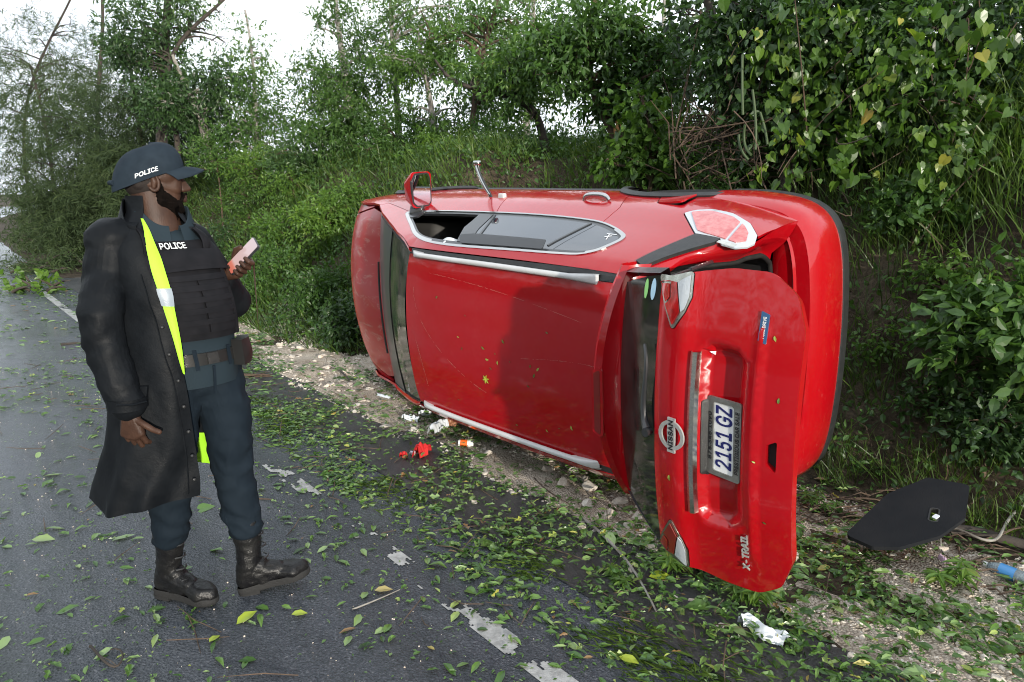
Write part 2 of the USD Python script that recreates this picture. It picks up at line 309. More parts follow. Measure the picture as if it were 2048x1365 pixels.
# ================================================================ the overturned car (car axes: x forward from the rear bumper, y to its left, z up)
CAR_M = np.array([[-.692546,.035836,-.720483],[.721262,.051972,-.690709],[.012693,-.998005,-.061840]])
CAR_T = np.array([2.235225,4.441757,.879450])
car_mat4 = np.eye(4); car_mat4[:3,:3] = CAR_M; car_mat4[:3,3] = CAR_T
car = thing('overturned_car', 'red estate car lying on its side against the roadside bank with its tailgate hanging open', 'car', mat=car_mat4)
def lin(a): return ((a/255+.055)/1.055)**2.4 if a>10 else a/255/12.92
def rgb(r,g,b): return (lin(r),lin(g),lin(b))
# paint with a thin film of road dust
usdkit.material(stage,'/World/Looks/red_paint',{
 'tc':('texture_coordinate',{}),'n':('noise_texture',{'scale':3.2,'detail':8,'roughness':.65}),'n2':('noise_texture',{'scale':46,'detail':4,'roughness':.7}),
 'mul':('math',{'math_type':'multiply'}),'r':('rgb_ramp',{'ramp':[(.25,(0,0,0)),(.42,(1,1,1))]}),
 'dust':('math',{'math_type':'multiply','value2':.025}),
 'mx':('mix',{'color1':(.31,.0018,.0055),'color2':(.42,.22,.17)}),
 'rr':('map_range',{'from_min':.3,'from_max':.7,'to_min':.20,'to_max':.36,'clamp':True}),
 'p':('principled_bsdf',{'metallic':.0,'coat_weight':1.,'coat_roughness':.07,'coat_ior':1.5,'specular_ior_level':.12})},
 [('tc.object','n.vector'),('tc.object','n2.vector'),('n.fac','mul.value1'),('n2.fac','mul.value2'),('mul.value','r.fac'),('r.color','dust.value1'),('dust.value','mx.fac'),('mx.color','p.base_color'),('n.fac','rr.value'),('rr.result','p.roughness')],surface='p.BSDF')
# hood paint: scuffed with pale drag marks
usdkit.material(stage,'/World/Looks/scuffed_red_paint',{
 'tc':('texture_coordinate',{}),'mp':('mapping',{'scale':(1.6,3.5,3.5)}),'n':('noise_texture',{'scale':2.4,'detail':9,'roughness':.72,'distortion':1.2}),'r':('rgb_ramp',{'ramp':[(.54,(0,0,0)),(.72,(.6,.6,.6))]}),
 'mx':('mix',{'color1':(.30,.004,.008),'color2':(.42,.30,.25)}),'b':('bump',{'strength':.12,'distance':.01}),
 'p':('principled_bsdf',{'roughness':.34,'coat_weight':.55,'coat_roughness':.12})},
 [('tc.object','mp.vector'),('mp.vector','n.vector'),('n.fac','r.fac'),('r.color','mx.fac'),('mx.color','p.base_color'),('n.fac','b.height'),('b.normal','p.normal')],surface='p.BSDF')
mat('black_plastic',(.012,.013,.014),.45,var=(.022,.022,.022),vs=20,bump=.15,bs=220)
mat('black_trim',(.02,.021,.023),.35,coat=.3)
mat('dark_interior',(.010,.010,.011),.8)
mat('grey_interior',(.035,.034,.032),.75,bump=.2,bs=150)
mat('rubber',(.008,.008,.008),.75,var=(.018,.017,.016),vs=14,spec=.2)
mat('chrome',(.52,.515,.50),.15,metal=1.,rvar=.07,vs=9)
mat('worn_chrome',(.70,.69,.63),.24,metal=1.,var=(.50,.49,.43),vs=14,rvar=.1)
mat('silver_paint',(.50,.50,.50),.34,coat=.4,var=(.44,.44,.43),vs=6)
mat('alloy',(.45,.45,.46),.3,metal=1.)
mat('tinted_glass',(.006,.008,.011),.03,spec=.5,ior=2.5,rvar=.02,vs=2.5)
mat('dirty_tinted_glass',(.004,.0045,.004),.09,spec=.4,ior=1.45,var=(.011,.0105,.0095),vs=6,rvar=.06)
mat('green_glass',(.010,.014,.012),.10,spec=.5,var=(.042,.036,.028),vs=7,rvar=.07)
mat('clear_lens',(.40,.43,.46),.10,spec=.6,coat=1.,bump=.25,bs=90)
mat('red_lens',(.42,.012,.012),.10,spec=.7,coat=1.,var=(.22,.006,.006),vs=22)
mat('pale_red_lens',(.38,.05,.05),.08,coat=1.,var=(.50,.16,.15),vs=30)
mat('dull_red_lens',(.16,.012,.010),.22,coat=.6)
mat('bright_mirror',(.80,.82,.84),.02,metal=1.)
mat('blue_badge',(.02,.07,.16),.25,coat=.6)
mat('badge_text',(.6,.62,.62),.4)
mat('plate_white',(.72,.73,.74),.35,bump=.05)
mat('plate_frame',(.30,.31,.30),.34,metal=.7,var=(.20,.19,.17),vs=18)
mat('plate_blue',(.012,.016,.11),.4)
mat('black_ink',(.008,.008,.010),.5)
mat('badge_grey',(.33,.33,.32),.3,coat=.5,var=(.24,.24,.23),vs=30)
mat('amber_lens',(.45,.22,.04),.2,coat=1.)
mat('sticker_green',(.25,.55,.16),.4)
mat('sticker_blue',(.38,.56,.66),.4)
mat('airbag',(.55,.57,.57),.8,bump=.4,bs=25)
mat('wire_red',(.35,.02,.03),.4)

def skin_r(x,z): return skin(x,T_OF_Z(z),-1)
def skin_l(x,z): return skin(x,T_OF_Z(z),1)
C0 = np.array([2.2,0,.8])   # a point inside
BELT = lambda x: np.interp(x,[.8,1.14,1.37,1.85,2.54,2.99,3.2],[1.33,1.197,1.173,1.151,1.160,1.188,1.217])
WIN = [(3.19,1.222),(3.008,1.349),(2.704,1.533),(2.56,1.585),(2.379,1.609),(2.066,1.615),(1.242,1.598),(.925,1.578),(.823,1.36),(.95,1.275),(1.136,1.197),(1.371,1.173),(1.853,1.151),(2.536,1.160),(2.985,1.188)]
def chaikin(P,it=3,k=.22):
    P=np.asarray(P,float)
    for _ in range(it):
        Q=np.roll(P,-1,0); P=np.stack([P*(1-k)+Q*k,P*k+Q*(1-k)],1).reshape(-1,2)
    return P
win = Polygon(chaikin(WIN))
glassin = win.buffer(-.034)
APIL = [(2.60,1.643),(2.90,1.545),(3.20,1.40),(3.50,1.24),(3.72,1.10)]      # foot of the windscreen, seen from the side
def arch(cx,r): return Point(cx,.34).buffer(r,quad_segs=16)
FW, RW = 3.73, 1.10
outl_side = Polygon([(.16,.66),(.75,.60),(.75,.24),(4.33,.24),(4.38,.60),(4.36,.86),(4.30,.93),(4.15,1.0),(3.9,1.035),(3.74,1.08)]+APIL[::-1]+[(2.3,1.643),(1.2,1.643),(.62,1.643),(.60,1.60),(.47,1.24),(.30,1.19),(.20,1.05),(.17,.9)])
shut1 = [(2.13,1.25),(2.139,1.164),(2.211,1.055),(2.285,.90),(2.30,.6),(2.28,.2)]        # front / rear door
shut2 = [(1.13,1.25),(1.14,1.19),(1.156,1.004),(1.286,.73),(1.52,.45),(1.60,.2)]      # rear door / quarter panel
shut0 = [(3.13,1.28),(3.13,1.15),(3.27,1.0),(3.29,.6),(3.25,.2)]                      # front door / fender
belt_line = [(x,BELT(x)+.004) for x in np.linspace(.83,3.19,30)]
door_zone = Polygon(shut0[::-1][:-1]+[(3.13,1.205)]+[(x,BELT(x)+.01) for x in np.linspace(3.1,1.14,24)]+shut2[1:])
sill_top = .33
doors = door_zone.difference(Polygon([(0,0),(5,0),(5,sill_top),(0,sill_top)])).difference(arch(RW,.40)).difference(arch(FW,.42))
cut1 = Polygon(shut1+[(0,.2),(0,1.25)])
rear_door_p, front_door_p = doors.intersection(cut1), doors.difference(cut1)
LAMP = [(.681,1.011),(.634,.954),(.561,.905),(.431,.905),(.292,.965),(.205,1.047),(.180,1.12),(.195,1.175),(.241,1.225),(.318,1.235),(.345,1.186),(.487,1.201)]
lamp = rounded(Polygon(LAMP),.012)
STRIP = Polygon([(.625,1.565),(.487,1.201),(.345,1.186),(.352,1.24),(.555,1.60)])
body_side = outl_side.difference(door_zone).difference(win).difference(arch(RW,.40)).difference(arch(FW,.42)).difference(lamp.buffer(.004)).difference(STRIP.buffer(.002))
fender_p = body_side.intersection(Polygon([(3.13,1.21),(3.62,1.06),(3.74,1.08),(4.6,1.2),(4.6,0),(3.2,0),(3.2,.9)]))
quarter_p = body_side.difference(fender_p)
FUEL = rounded(Polygon([(.945,.905),(1.02,.76),(1.04,.62),(1.02,.585),(.86,.585),(.81,.66),(.765,.885),(.785,.905)]),.025)
out_r, out_l = np.array([2.2,-6,1.4]), np.array([2.2,6,1.4])
bz = obj('body_shell',join(panel(quarter_p.difference(FUEL),skin_r,.045,.02,out=out_r,back=True),panel(fender_p,skin_r,.045,.02,out=out_r)),'red_paint',car,smooth=32)
obj('front_door',panel(front_door_p,skin_r,.045,.02,out=out_r,back=True),'red_paint',car,smooth=32,label='front door with broken handle')
obj('rear_door',panel(rear_door_p,skin_r,.045,.02,out=out_r,back=True),'red_paint',car,smooth=32)
# the side on the ground: one skin, doors cut into it
left_doors = [front_door_p, rear_door_p]
lb = outl_side.difference(door_zone).difference(win).difference(arch(RW,.40)).difference(arch(FW,.42))
obj('left_body_side',panel(lb,skin_l,.06,.02,out=out_l),'red_paint',car,smooth=32)
for d in left_doors: obj('left_door',panel(d,skin_l,.06,.02,out=out_l),'red_paint',car,smooth=32)
obj('left_side_glass',panel(win,lambda x,z: skin_l(x,z)*[1,.985,1],.06,.006,out=out_l),'tinted_glass',car,smooth=32)
# fuel flap, sprung open along its rear edge
def flap(x,z):
    p = skin_r(x,z); k=np.clip((1.0-x)/.23,0,1); p[...,1] -= .003+.024*k**1.5; return p
obj('fuel_flap',panel(FUEL,flap,.02,.012,gap=.004,out=out_r,back=True),'red_paint',car,smooth=32)
obj('fuel_recess',panel(FUEL.buffer(.01),lambda x,z: skin_r(x,z)+[0,.03,0],.04,0,gap=0,out=out_r),'dark_interior',car)
# window trim, glass
thick=Polygon([(2.25,1.7),(2.75,1.2),(3.3,1.15),(3.3,1.7)]).union(Polygon([(.7,1.2),(.98,1.25),(.98,1.7),(.7,1.7)]))
trim = win.buffer(.003).difference(win.buffer(-.011)).union(win.buffer(.003).difference(win.buffer(-.024)).intersection(thick))
obj('chrome_window_trim',panel(trim,skin_r,.025,.02,gap=0,out=out_r,lift=.007,back=True),'chrome',car,smooth=40)
seal = win.buffer(-.013).difference(win.buffer(-.040))
obj('window_seal',panel(seal,skin_r,.03,.02,gap=0,out=out_r,back=True),'black_trim',car,smooth=40)
pane_all = win.buffer(-.036)
front_open = Polygon([(3.3,1.0),(3.3,1.7),(2.06,1.7),(2.06,1.60),(2.22,1.40),(2.30,1.17),(2.3,1.0)])
rear_all = pane_all.difference(front_open)
q_cut = Polygon([(1.30,1.70),(1.06,1.40),(1.02,1.0),(.5,1.0),(.5,1.7)])
q_cut = Polygon([(1.28,1.70),(1.225,1.56),(1.17,1.30),(1.12,1.0),(.5,1.0),(.5,1.7)])
bpil = Polygon([(2.06,1.62),(2.22,1.40),(2.30,1.1),(2.17,1.1),(2.06,1.40),(1.93,1.62)])
obj('rear_door_glass',panel(rear_all.difference(q_cut).difference(bpil),skin_r,.04,.004,gap=.001,out=out_r,back=True),'tinted_glass',car,smooth=40)
obj('quarter_glass',panel(rear_all.intersection(q_cut),skin_r,.04,.004,gap=.004,out=out_r,back=True),'tinted_glass',car,smooth=40)
obj('window_pillar',panel(pane_all.intersection(bpil),skin_r,.04,.012,gap=.001,out=out_r,lift=.004,back=True),'black_trim',car,smooth=40)
for xs in ([(2.13,1.17),(1.95,1.50)],[(1.20,1.20),(1.29,1.53)]):
    q = LineString(xs).buffer(.008,cap_style=2); obj('glass_run',panel(q.intersection(pane_all),skin_r,.03,.006,gap=0,out=out_r,lift=.006,back=True),'black_trim',car)
visor_p = Polygon([(2.03,1.598),(1.28,1.588),(1.30,1.535),(1.95,1.535),(2.10,1.55)])
obj('rain_visor',panel(rounded(visor_p,.01),lambda x,z: skin_r(x,z)+np.stack([0*x,-.012-.03*np.clip((1.6-z)/.07,0,1),0*x],-1),.03,.005,out=out_r,gap=0,back=True),'black_trim',car,smooth=40)
sk = LineString([(.985,1.372),(.945,1.355)]).buffer(.0035,cap_style=2).union(LineString([(.975,1.340),(.950,1.400)]).buffer(.003,cap_style=2)).union(LineString([(.995,1.335),(.925,1.335)]).buffer(.003,cap_style=2))
obj('window_sticker',panel(sk,skin_r,.01,.001,gap=0,out=out_r,lift=.003),'plate_white',car)
# roof
def zroof(x,y): return skin(x,T_OF_Y(np.clip(np.abs(y)/PLAN(x),0,SEC[10,0])),1)[...,2]
def roof(x,y): return np.stack([x,y,zroof(x,y)],-1)
xh = lambda y: 2.555+.075*(1-(y/.62)**2)
roof_p = Polygon([(xh(y),y) for y in np.linspace(-.565,.565,25)]+[(.44,.54),(.47,.3),(.48,0),(.47,-.3),(.44,-.54)])
top = np.array([1.5,0,9.])
obj('roof_panel',panel(roof_p,roof,.05,.015,out=top,back=True,gap=.002),'red_paint',car,smooth=32)
mat('paint_scrape',(.38,.16,.13),.6,var=(.34,.05,.045),vs=30)
def arc_scrape(P,wd,seed):
    r=np.random.default_rng(seed); P=np.asarray(P,float); s=CubicSpline(np.linspace(0,1,len(P)),P)(np.linspace(0,1,60)); out=[]
    for k in range(59):
        if r.random()<.72: out.append(LineString(s[k:k+2]).buffer(wd*r.uniform(.3,1),cap_style=2))
    return shapely.union_all(out)
for P,wd,sd in (([(2.50,-.33),(2.38,-.05),(2.05,.18),(1.72,.30)],.0026,1),([(2.52,.05),(2.46,.2),(2.40,.40)],.0035,2),([(2.3,-.45),(1.6,-.40),(.9,-.30)],.0014,3),([(1.4,.0),(1.05,-.05),(.8,-.06)],.0012,4)):
    obj('paint_scratch',panel(arc_scrape(P,wd,sd),roof,.02,0,gap=0,out=top,lift=.0012),'paint_scrape',car)
cant_r = lambda s: Polygon([(2.555,s*.562),(2.0,s*.566),(.44,s*.538),(.45,s*.60),(.62,s*.598),(1.2,s*.60),(2.3,s*.60),(2.56,s*.60)])
for s in (-1,1):
    n0 = cant_r(s)
    obj('rail_channel',panel(n0.buffer(0),lambda x,y: roof(x,y)-[0,0,.006],.05,.01,out=top,gap=0),'black_plastic',car)
    # raised rail with feet
    xs = np.linspace(.80,2.52,44); u=(xs-.80)/1.72
    hgt = .040*np.minimum(1,np.minimum(u,1-u)/.06)**.5; wid=.017+.012*np.clip((.10-u)/.1,0,1)+.006*np.clip((u-.93)/.07,0,1); yy = .565-.015*(1-u)**2*1.0
    base = zroof(xs,yy); ring=[]
    for k,(a,b,wz,hh) in enumerate(zip(xs,yy,wid,hgt)):
        low = base[k]+.016 if .10<u[k]<.93 else base[k]-.015
        pr=[(-wz,low),(-wz,base[k]+hh*.6),(-wz*.55,base[k]+hh),(wz*.55,base[k]+hh),(wz,base[k]+hh*.6),(wz,low)]
        ring.append([(a,s*(b+o),q) for o,q in pr])
    v,q = grid_mesh(np.transpose(np.array(ring),(1,0,2)),closed_u=True)
    obj('roof_rail',(v,q),'silver_paint',car,smooth=40)
# windscreen
def apil(v):
    a=np.array(APIL); s=np.linspace(0,1,len(a)); return np.interp(v,s,a[:,0]),np.interp(v,s,a[:,1])
def screen(u,v,inset=.035):
    xe,ze = apil(v); e=skin(xe,T_OF_Z(np.minimum(ze,1.645)),1); y=e[...,1]-inset
    return np.stack([xe-.03+.10*(1-u**2)*(1-.3*v), u*y, e[...,2]-.004+.028*(1-u**2)],-1)
U,V = np.meshgrid(np.linspace(-1,1,30),np.linspace(0.02,1,14),indexing='ij')
scr = screen(U,V)
obj('windscreen',join(grid_mesh(scr),grid_mesh(scr-[.006,0,.008])),'green_glass',car,smooth=40)
U2,V2 = np.meshgrid(np.linspace(-1,1,30),np.linspace(.46,1,7),indexing='ij'); c2=screen(U2,V2,.03)+[.004,0,.005]
obj('windscreen_surround',grid_mesh(c2),'black_trim',car,smooth=40)
cw = np.array([[screen(np.array(u),np.array(1.0),.02)+[.0,0,.0] for u in np.linspace(-1,1,24)],[(3.86-.17*u*u,u*.80,1.03-.05*u*u) for u in np.linspace(-1,1,24)]])
obj('cowl',grid_mesh(np.transpose(cw,(1,0,2))),'black_plastic',car,smooth=40)
for (a,b) in ((-.45,.18),(.12,.62)):
    P=[screen(np.array(u),np.array(.93-.05*abs(u)))+[.015,0,.02] for u in np.linspace(a,b,8)]; obj('windscreen_wiper',tube(P,.009,6),'black_plastic',car)
# A pillars
for s in (-1,1):
    vv=np.linspace(0,1,12); R=[]
    for v in vv:
        xe,ze=apil(v); e=skin(np.array(xe),T_OF_Z(min(ze,1.645)),s); i=screen(np.array(float(s)),np.array(v))
        R.append([e+[0,0,.0],(e*.5+i*.5)+[.006,0,.010],i+[.002,0,.004],i-[.02,0,.02]])
    obj('windscreen_pillar',grid_mesh(np.array(R)),'red_paint',car,smooth=40)
# hood and nose
HP = np.array([(3.70,1.10),(3.85,1.095),(4.1,1.07),(4.35,1.025),(4.52,.97),(4.62,.90),(4.675,.80),(4.70,.66),(4.71,.50),(4.67,.36),(4.55,.24)])
_hs=np.r_[0,np.cumsum(np.linalg.norm(np.diff(HP,axis=0),axis=1))]; HX,HZ=PchipInterpolator(_hs,HP[:,0]),PchipInterpolator(_hs,HP[:,1])
def nose(s,y):
    k=np.clip(s/1.0,0,1); a=np.abs(y)/.84
    return np.stack([HX(s)-(.06+.17*k)*a**2.2, y, HZ(s)-.05*a**2*(1-.6*smooth01((s-.95)/.3))-.035*a**8*(1-smooth01((s-.9)/.3))],-1)
front_out=np.array([9.,0,5.])
hood_p=Polygon([(.0,-.74),(.0,0),(.0,.74),(.35,.80),(.93,.70),(.97,.3),(.98,0),(.97,-.3),(.93,-.70),(.35,-.80)])
obj('hood',panel(hood_p,nose,.05,.02,out=front_out,gap=.003),'scuffed_red_paint',car,smooth=32)
fascia=Polygon([(.945,-.71),(.985,-.3),(.99,0),(.985,.3),(.945,.71),(.36,.81),(.30,.845),(1.0,.855),(1.75,.84),(1.75,-.84),(1.0,-.855),(.30,-.845),(.36,-.81)])
grille=rounded(Polygon([(1.08,-.38),(1.08,.38),(1.30,.32),(1.30,-.32)]),.03); intake=rounded(Polygon([(1.48,-.55),(1.48,.55),(1.64,.5),(1.64,-.5)]),.03)
hl=[rounded(Polygon([(.98,s*.44),(.86,s*.74),(.80,s*.82),(1.08,s*.82),(1.18,s*.62),(1.12,s*.44)]),.02) for s in (-1,1)]
fc=fascia
for q in (grille,intake,*hl): fc=fc.difference(q)
obj('front_bumper',panel(fc,nose,.045,.02,out=front_out,gap=.002),'scuffed_red_paint',car,smooth=32)
obj('grille',panel(grille,lambda s,y: nose(s,y)-[.02,0,0],.04,.01,out=front_out,gap=0),'black_plastic',car)
obj('lower_intake',panel(intake,lambda s,y: nose(s,y)-[.03,0,0],.04,.01,out=front_out,gap=0),'black_plastic',car)
for q in hl: obj('headlamp',panel(q,nose,.03,.02,out=front_out,gap=.003),'clear_lens',car,smooth=40)
# sills, wheel-arch mouldings, wheels, underbody
for s,sk_ in ((-1,skin_r),(1,skin_l)):
    R=[]
    for x in np.linspace(1.5,3.33,20):
        y0=SY(T_OF_Z(.34))*PLAN(x); R.append([(x,s*(y0+.002),.36),(x,s*(y0+.018),.335),(x,s*(y0+.012),.25),(x,s*(y0-.06),.205),(x,s*(y0-.2),.20)])
    obj('sill_cladding',grid_mesh(np.array(R)),'black_plastic',car,smooth=40)
    for cx,r in ((FW,.42),(RW,.40)):
        R=[]
        for a in np.linspace(-.12,math.pi+.12,34):
            x=cx+np.cos(a)*r; z=.34+np.sin(a)*r; w0=SY(T_OF_Z(np.clip(z,.21,1.0)))*PLAN(x)
            o=[(0,.025,.0),(.0,.030,.03),(.0,.012,.055),(0,-.06,-.0)]
            R.append([(cx+np.cos(a)*(r+dr),s*(SY(T_OF_Z(np.clip(.34+np.sin(a)*(r+dr),.21,1.0)))*PLAN(cx+np.cos(a)*(r+dr))+dy),.34+np.sin(a)*(r+dr)) for _,dy,dr in o])
        obj('wheel_arch_moulding',grid_mesh(np.array(R)),'black_plastic',car,smooth=40)
def wheel(cx,s):
    prof=np.array([(.20,-.10),(.30,-.115),(.335,-.09),(.348,-.05),(.350,0),(.348,.05),(.335,.09),(.30,.115),(.20,.10)]); th=np.linspace(0,2*np.pi,41)
    y=s*.82; R=np.array([[(cx+r*np.cos(a),y+w,.34+r*np.sin(a)) for a in th] for r,w in prof])
    ty=obj('wheel',grid_mesh(R),'rubber',car,smooth=40)
    rim=[]
    for k in range(5):
        a=k*2*np.pi/5; d=np.array([np.cos(a),0,np.sin(a)]); n=np.array([-np.sin(a),0,np.cos(a)]); c=np.array([cx,y+s*.085,.34])
        rim.append(move(box((0,-.015,-.03),(.21,.015,.03)),frame(d,[0,1,0],n),c))
    hub=trimesh.creation.cylinder(.06,.05,sections=16); rim.append(move(hub,frame([1,0,0],[0,0,1],[0,1,0]),(cx,y+s*.08,.34)))
    rr=np.array([[(cx+r*np.cos(a),y+s*w,.34+r*np.sin(a)) for a in th] for r,w in ((.215,.10),(.205,.07),(.19,-.06),(.0,-.06))]); rim.append(grid_mesh(rr))
    obj('rim',join(*rim),'alloy',ty,smooth=30)
for cx in (RW,FW):
    for s in (-1,1): wheel(cx,s)
und=[box((.35,-.72,.22),(4.45,.72,.34)),box((.9,-.12,.16),(3.6,.12,.23)),box((.6,.25,.17),(1.5,.55,.24))]
for cx in (RW,FW): und.append(tube([(cx,-.75,.34),(cx,.75,.34)],.04,8))
obj('underbody',join(*und),'dark_interior',car)
for cx,r in ((FW,.42),(RW,.40)):
    for s in (-1,1):
        R=[[(cx+np.cos(a)*r,s*yy,.34+np.sin(a)*r) for yy in (.90,.55)] for a in np.linspace(-.1,math.pi+.1,18)]
        obj('wheel_housing',join(grid_mesh(np.array(R)),grid_mesh(np.array([[(cx+np.cos(a)*r*k,s*.55,.34+np.sin(a)*r*k) for k in (1,.02)] for a in np.linspace(-.1,math.pi+.1,18)]))),'dark_interior',car)
# interior
def seat(x,y):
    a=[box((x-.05,y-.24,.42),(x+.47,y+.24,.58),.05),move(box((-.07,-.24,0),(.07,.24,.62),.05),Rotation.from_euler('y',-.28).as_matrix(),(x,y,.55)),move(box((-.05,-.13,0),(.05,.13,.2),.045),Rotation.from_euler('y',-.25).as_matrix(),(x-.20,y,1.19))]
    return join(*a)
for x,y in ((2.05,-.38),(2.05,.38),(1.15,-.38),(1.15,.38)): obj('seat',seat(x,y),'grey_interior',car,smooth=30)
obj('dashboard',join(box((3.0,-.72,.62),(3.45,.72,1.06),.08)),'grey_interior',car,smooth=30)
st=[(2.86+.07*np.sin(a)*.5,-.38+.18*np.cos(a),.98+.17*np.sin(a)) for a in np.linspace(0,2*np.pi,25)]
obj('steering_wheel',join(tube(st,.014,8,cap=False),tube([(2.87,-.55,.98),(2.89,-.38,.97),(2.87,-.21,.98)],.02,6),tube([(2.89,-.38,.97),(3.1,-.38,.9)],.04,8)),'dark_interior',car,smooth=40)
def inl(side): return lambda x,z: skin(x,T_OF_Z(z),side)*[1,.93,1]
lin_p=outl_side.difference(win.buffer(.02)).intersection(Polygon([(.5,.3),(3.6,.3),(3.6,1.62),(.5,1.62)]))
obj('door_lining',panel(lin_p,inl(1),.08,0,gap=0,out=C0),'grey_interior',car)
obj('door_lining',panel(lin_p,inl(-1),.08,0,gap=0,out=C0),'grey_interior',car)
obj('roof_lining',panel(roof_p.buffer(-.02),lambda x,y: roof(x,y)-[0,0,.04],.1,0,gap=0,out=C0),'grey_interior',car)
obj('firewall',grid_mesh(np.array([[(3.5,-.8,.3),(3.62,-.8,1.04)],[(3.5,.8,.3),(3.62,.8,1.04)]])),'dark_interior',car)
ab=np.array([[skin(np.array(x),T_OF_Z(z),-1)*[1,.965,1]+[0,.02*np.sin(19*x),.012*np.sin(23*x+z*9)] for z in (1.60,1.575,1.55,1.53-.02*np.sin(7*x))] for x in np.linspace(2.05,2.62,24)])
obj('airbag_curtain',grid_mesh(ab),'airbag',car,smooth=60)
mr=Polygon([(2.46,1.33),(2.58,1.37),(2.60,1.52),(2.55,1.55),(2.48,1.49)])
mrg=Polygon([(2.40,1.28),(2.53,1.30),(2.56,1.46),(2.43,1.50)])
fr=mrg.exterior.coords; obj('window_frame_strip',tube([(x,.62,z) for x,z in list(fr)],.010,6,cap=False),'worn_chrome',car)
obj('rear_view_mirror',box((2.74,-.13,1.47),(2.78,.13,1.54),.018),'black_trim',car,smooth=40)
# right door mirror: body-colour shell, black base, glass
def T(px,py,y):
    d=WY(px,py,1.)-np.array([0,0,EYE]); o=CAR_M.T@(np.array([0,0,EYE])-CAR_T); dd=CAR_M.T@d
    return o+dd*(y-o[1])/dd[1]
mc=np.array([3.06,-.965,1.17]); mh=[]
for (a,b,c,r) in ((-.05,-.12,-.075,.035),(-.05,.095,-.07,.03),(-.05,-.12,.055,.035),(-.05,.095,.06,.03),(.05,-.06,-.05,.045),(.05,.05,-.05,.04),(.05,-.06,.03,.045),(.05,.05,.03,.04)):
    mh.append(manifold3d.Manifold.sphere(r,20).translate(list(mc+[a,b,c])))
shell=manifold3d.Manifold.batch_hull(mh).trim_by_plane([1,0,0],float(mc[0]-.055))
obj('door_mirror',shell,'red_paint',car,smooth=40,label='upright door mirror')
dm=stage.GetPrimAtPath(str(car.GetPath())+'/door_mirror')
mp2=rounded(Polygon([(-.150,-.085),(-.145,.055),(-.09,.092),(.085,.090),(.120,.05),(.120,-.07),(.08,-.102),(-.10,-.102)]),.03)
rim2=mp2.difference(mp2.buffer(-.012))
obj('mirror_rim',plate(mp2.buffer(-.001),.012,mc+[-.057,0,0],(0,1,0),(0,0,1)),'black_trim',dm)
obj('mirror_glass',plate(mp2.buffer(-.014),.003,mc+[-.0605,0,0],(0,1,0),(0,0,1)),'bright_mirror',dm)
foot=manifold3d.Manifold.batch_hull([manifold3d.Manifold.sphere(.025,14).translate(p) for p in ([3.03,-.90,1.13],[3.08,-.90,1.18],[3.02,-.83,1.17],[3.12,-.82,1.18],[3.07,-.80,1.22])])
obj('mirror_foot',foot,'black_trim',dm,smooth=40)
sail=Polygon([(3.17,1.225),(3.03,1.325),(2.93,1.30),(2.93,1.20)]); obj('mirror_sail',panel(sail,skin_r,.03,.012,gap=0,out=out_r,lift=.006,back=True),'black_trim',dm)
# handles
def handle(x,z):
    p=skin_r(np.array(x),np.array(z)); n=np.array([0,-1,.08]); P=[p+[.10,0,0],p+[.085,-.028,0],p+[.03,-.040,0],p+[-.03,-.040,0],p+[-.085,-.030,0],p+[-.115,-.006,0]]
    return tube(P,[.012,.016,.017,.017,.019,.014],10,refine=18,flat=.75)
obj('door_handle',handle(1.42,.925),'chrome',car,smooth=50)
hp=rounded(Polygon([(1.35,.88),(1.50,.88),(1.50,.965),(1.35,.965)]),.035); obj('handle_recess',panel(hp,skin_r,.02,.002,gap=0,out=out_r,lift=.0015),'red_paint',car,smooth=40)
p0=skin_r(np.array(2.47),np.array(.90)); tip=np.array([2.62,-1.135,.90]); 
hb=obj('broken_door_handle',tube([p0+[0,.01,0],p0+[.03,-.03,0],p0+[.075,-.085,0],p0+[.125,-.155,.0],tip+[.0,-.03,0]],[.014,.017,.020,.020,.018],10,refine=20,flat=.6),'black_trim',car,smooth=50,label='chrome front door handle torn loose and sticking up')
obj('handle_cover',join(tube([p0+[.012,-.015,.012],p0+[.07,-.09,.02],tip+[0,-.015,.018]],[.010,.013,.013],8,refine=14,flat=.5),box(tip+[-.035,-.055,-.02],tip+[.030,-.018,.025],.012)),'chrome',hb,smooth=50)
pk=skin_r(np.array(2.345),np.array(.905)); obj('handle_end_cap',box(pk+[-.032,-.030,-.02],pk+[.03,.01,.02],.010),'silver_paint',car,smooth=40)
# rear right lamp on the body
lm=obj('tail_lamp',panel(lamp,skin_r,.02,.010,gap=.0,out=out_r,lift=.006,back=True),'clear_lens',car,smooth=40)
lin1=rounded(Polygon([(.645,.995),(.545,.940),(.40,.955),(.30,1.01),(.25,1.06),(.225,1.13),(.26,1.18),(.32,1.18),(.45,1.175),(.50,1.165)]),.01)
obj('lamp_red_section',panel(lin1.difference(LineString([(.34,.9),(.30,1.3)]).buffer(.009)),skin_r,.02,.006,gap=0,out=out_r,lift=.011),'pale_red_lens',lm,smooth=40)
obj('lamp_edge',panel(Polygon([(.345,1.232),(.345,1.205),(.245,1.19),(.25,1.222),(.318,1.232)]),skin_r,.02,.006,gap=0,out=out_r,lift=.0075,back=True),'worn_chrome',lm,smooth=40)
obj('pillar_trim',panel(STRIP.buffer(.0),skin_r,.03,.02,gap=.001,out=out_r,lift=.010,back=True),'black_plastic',car,smooth=40)
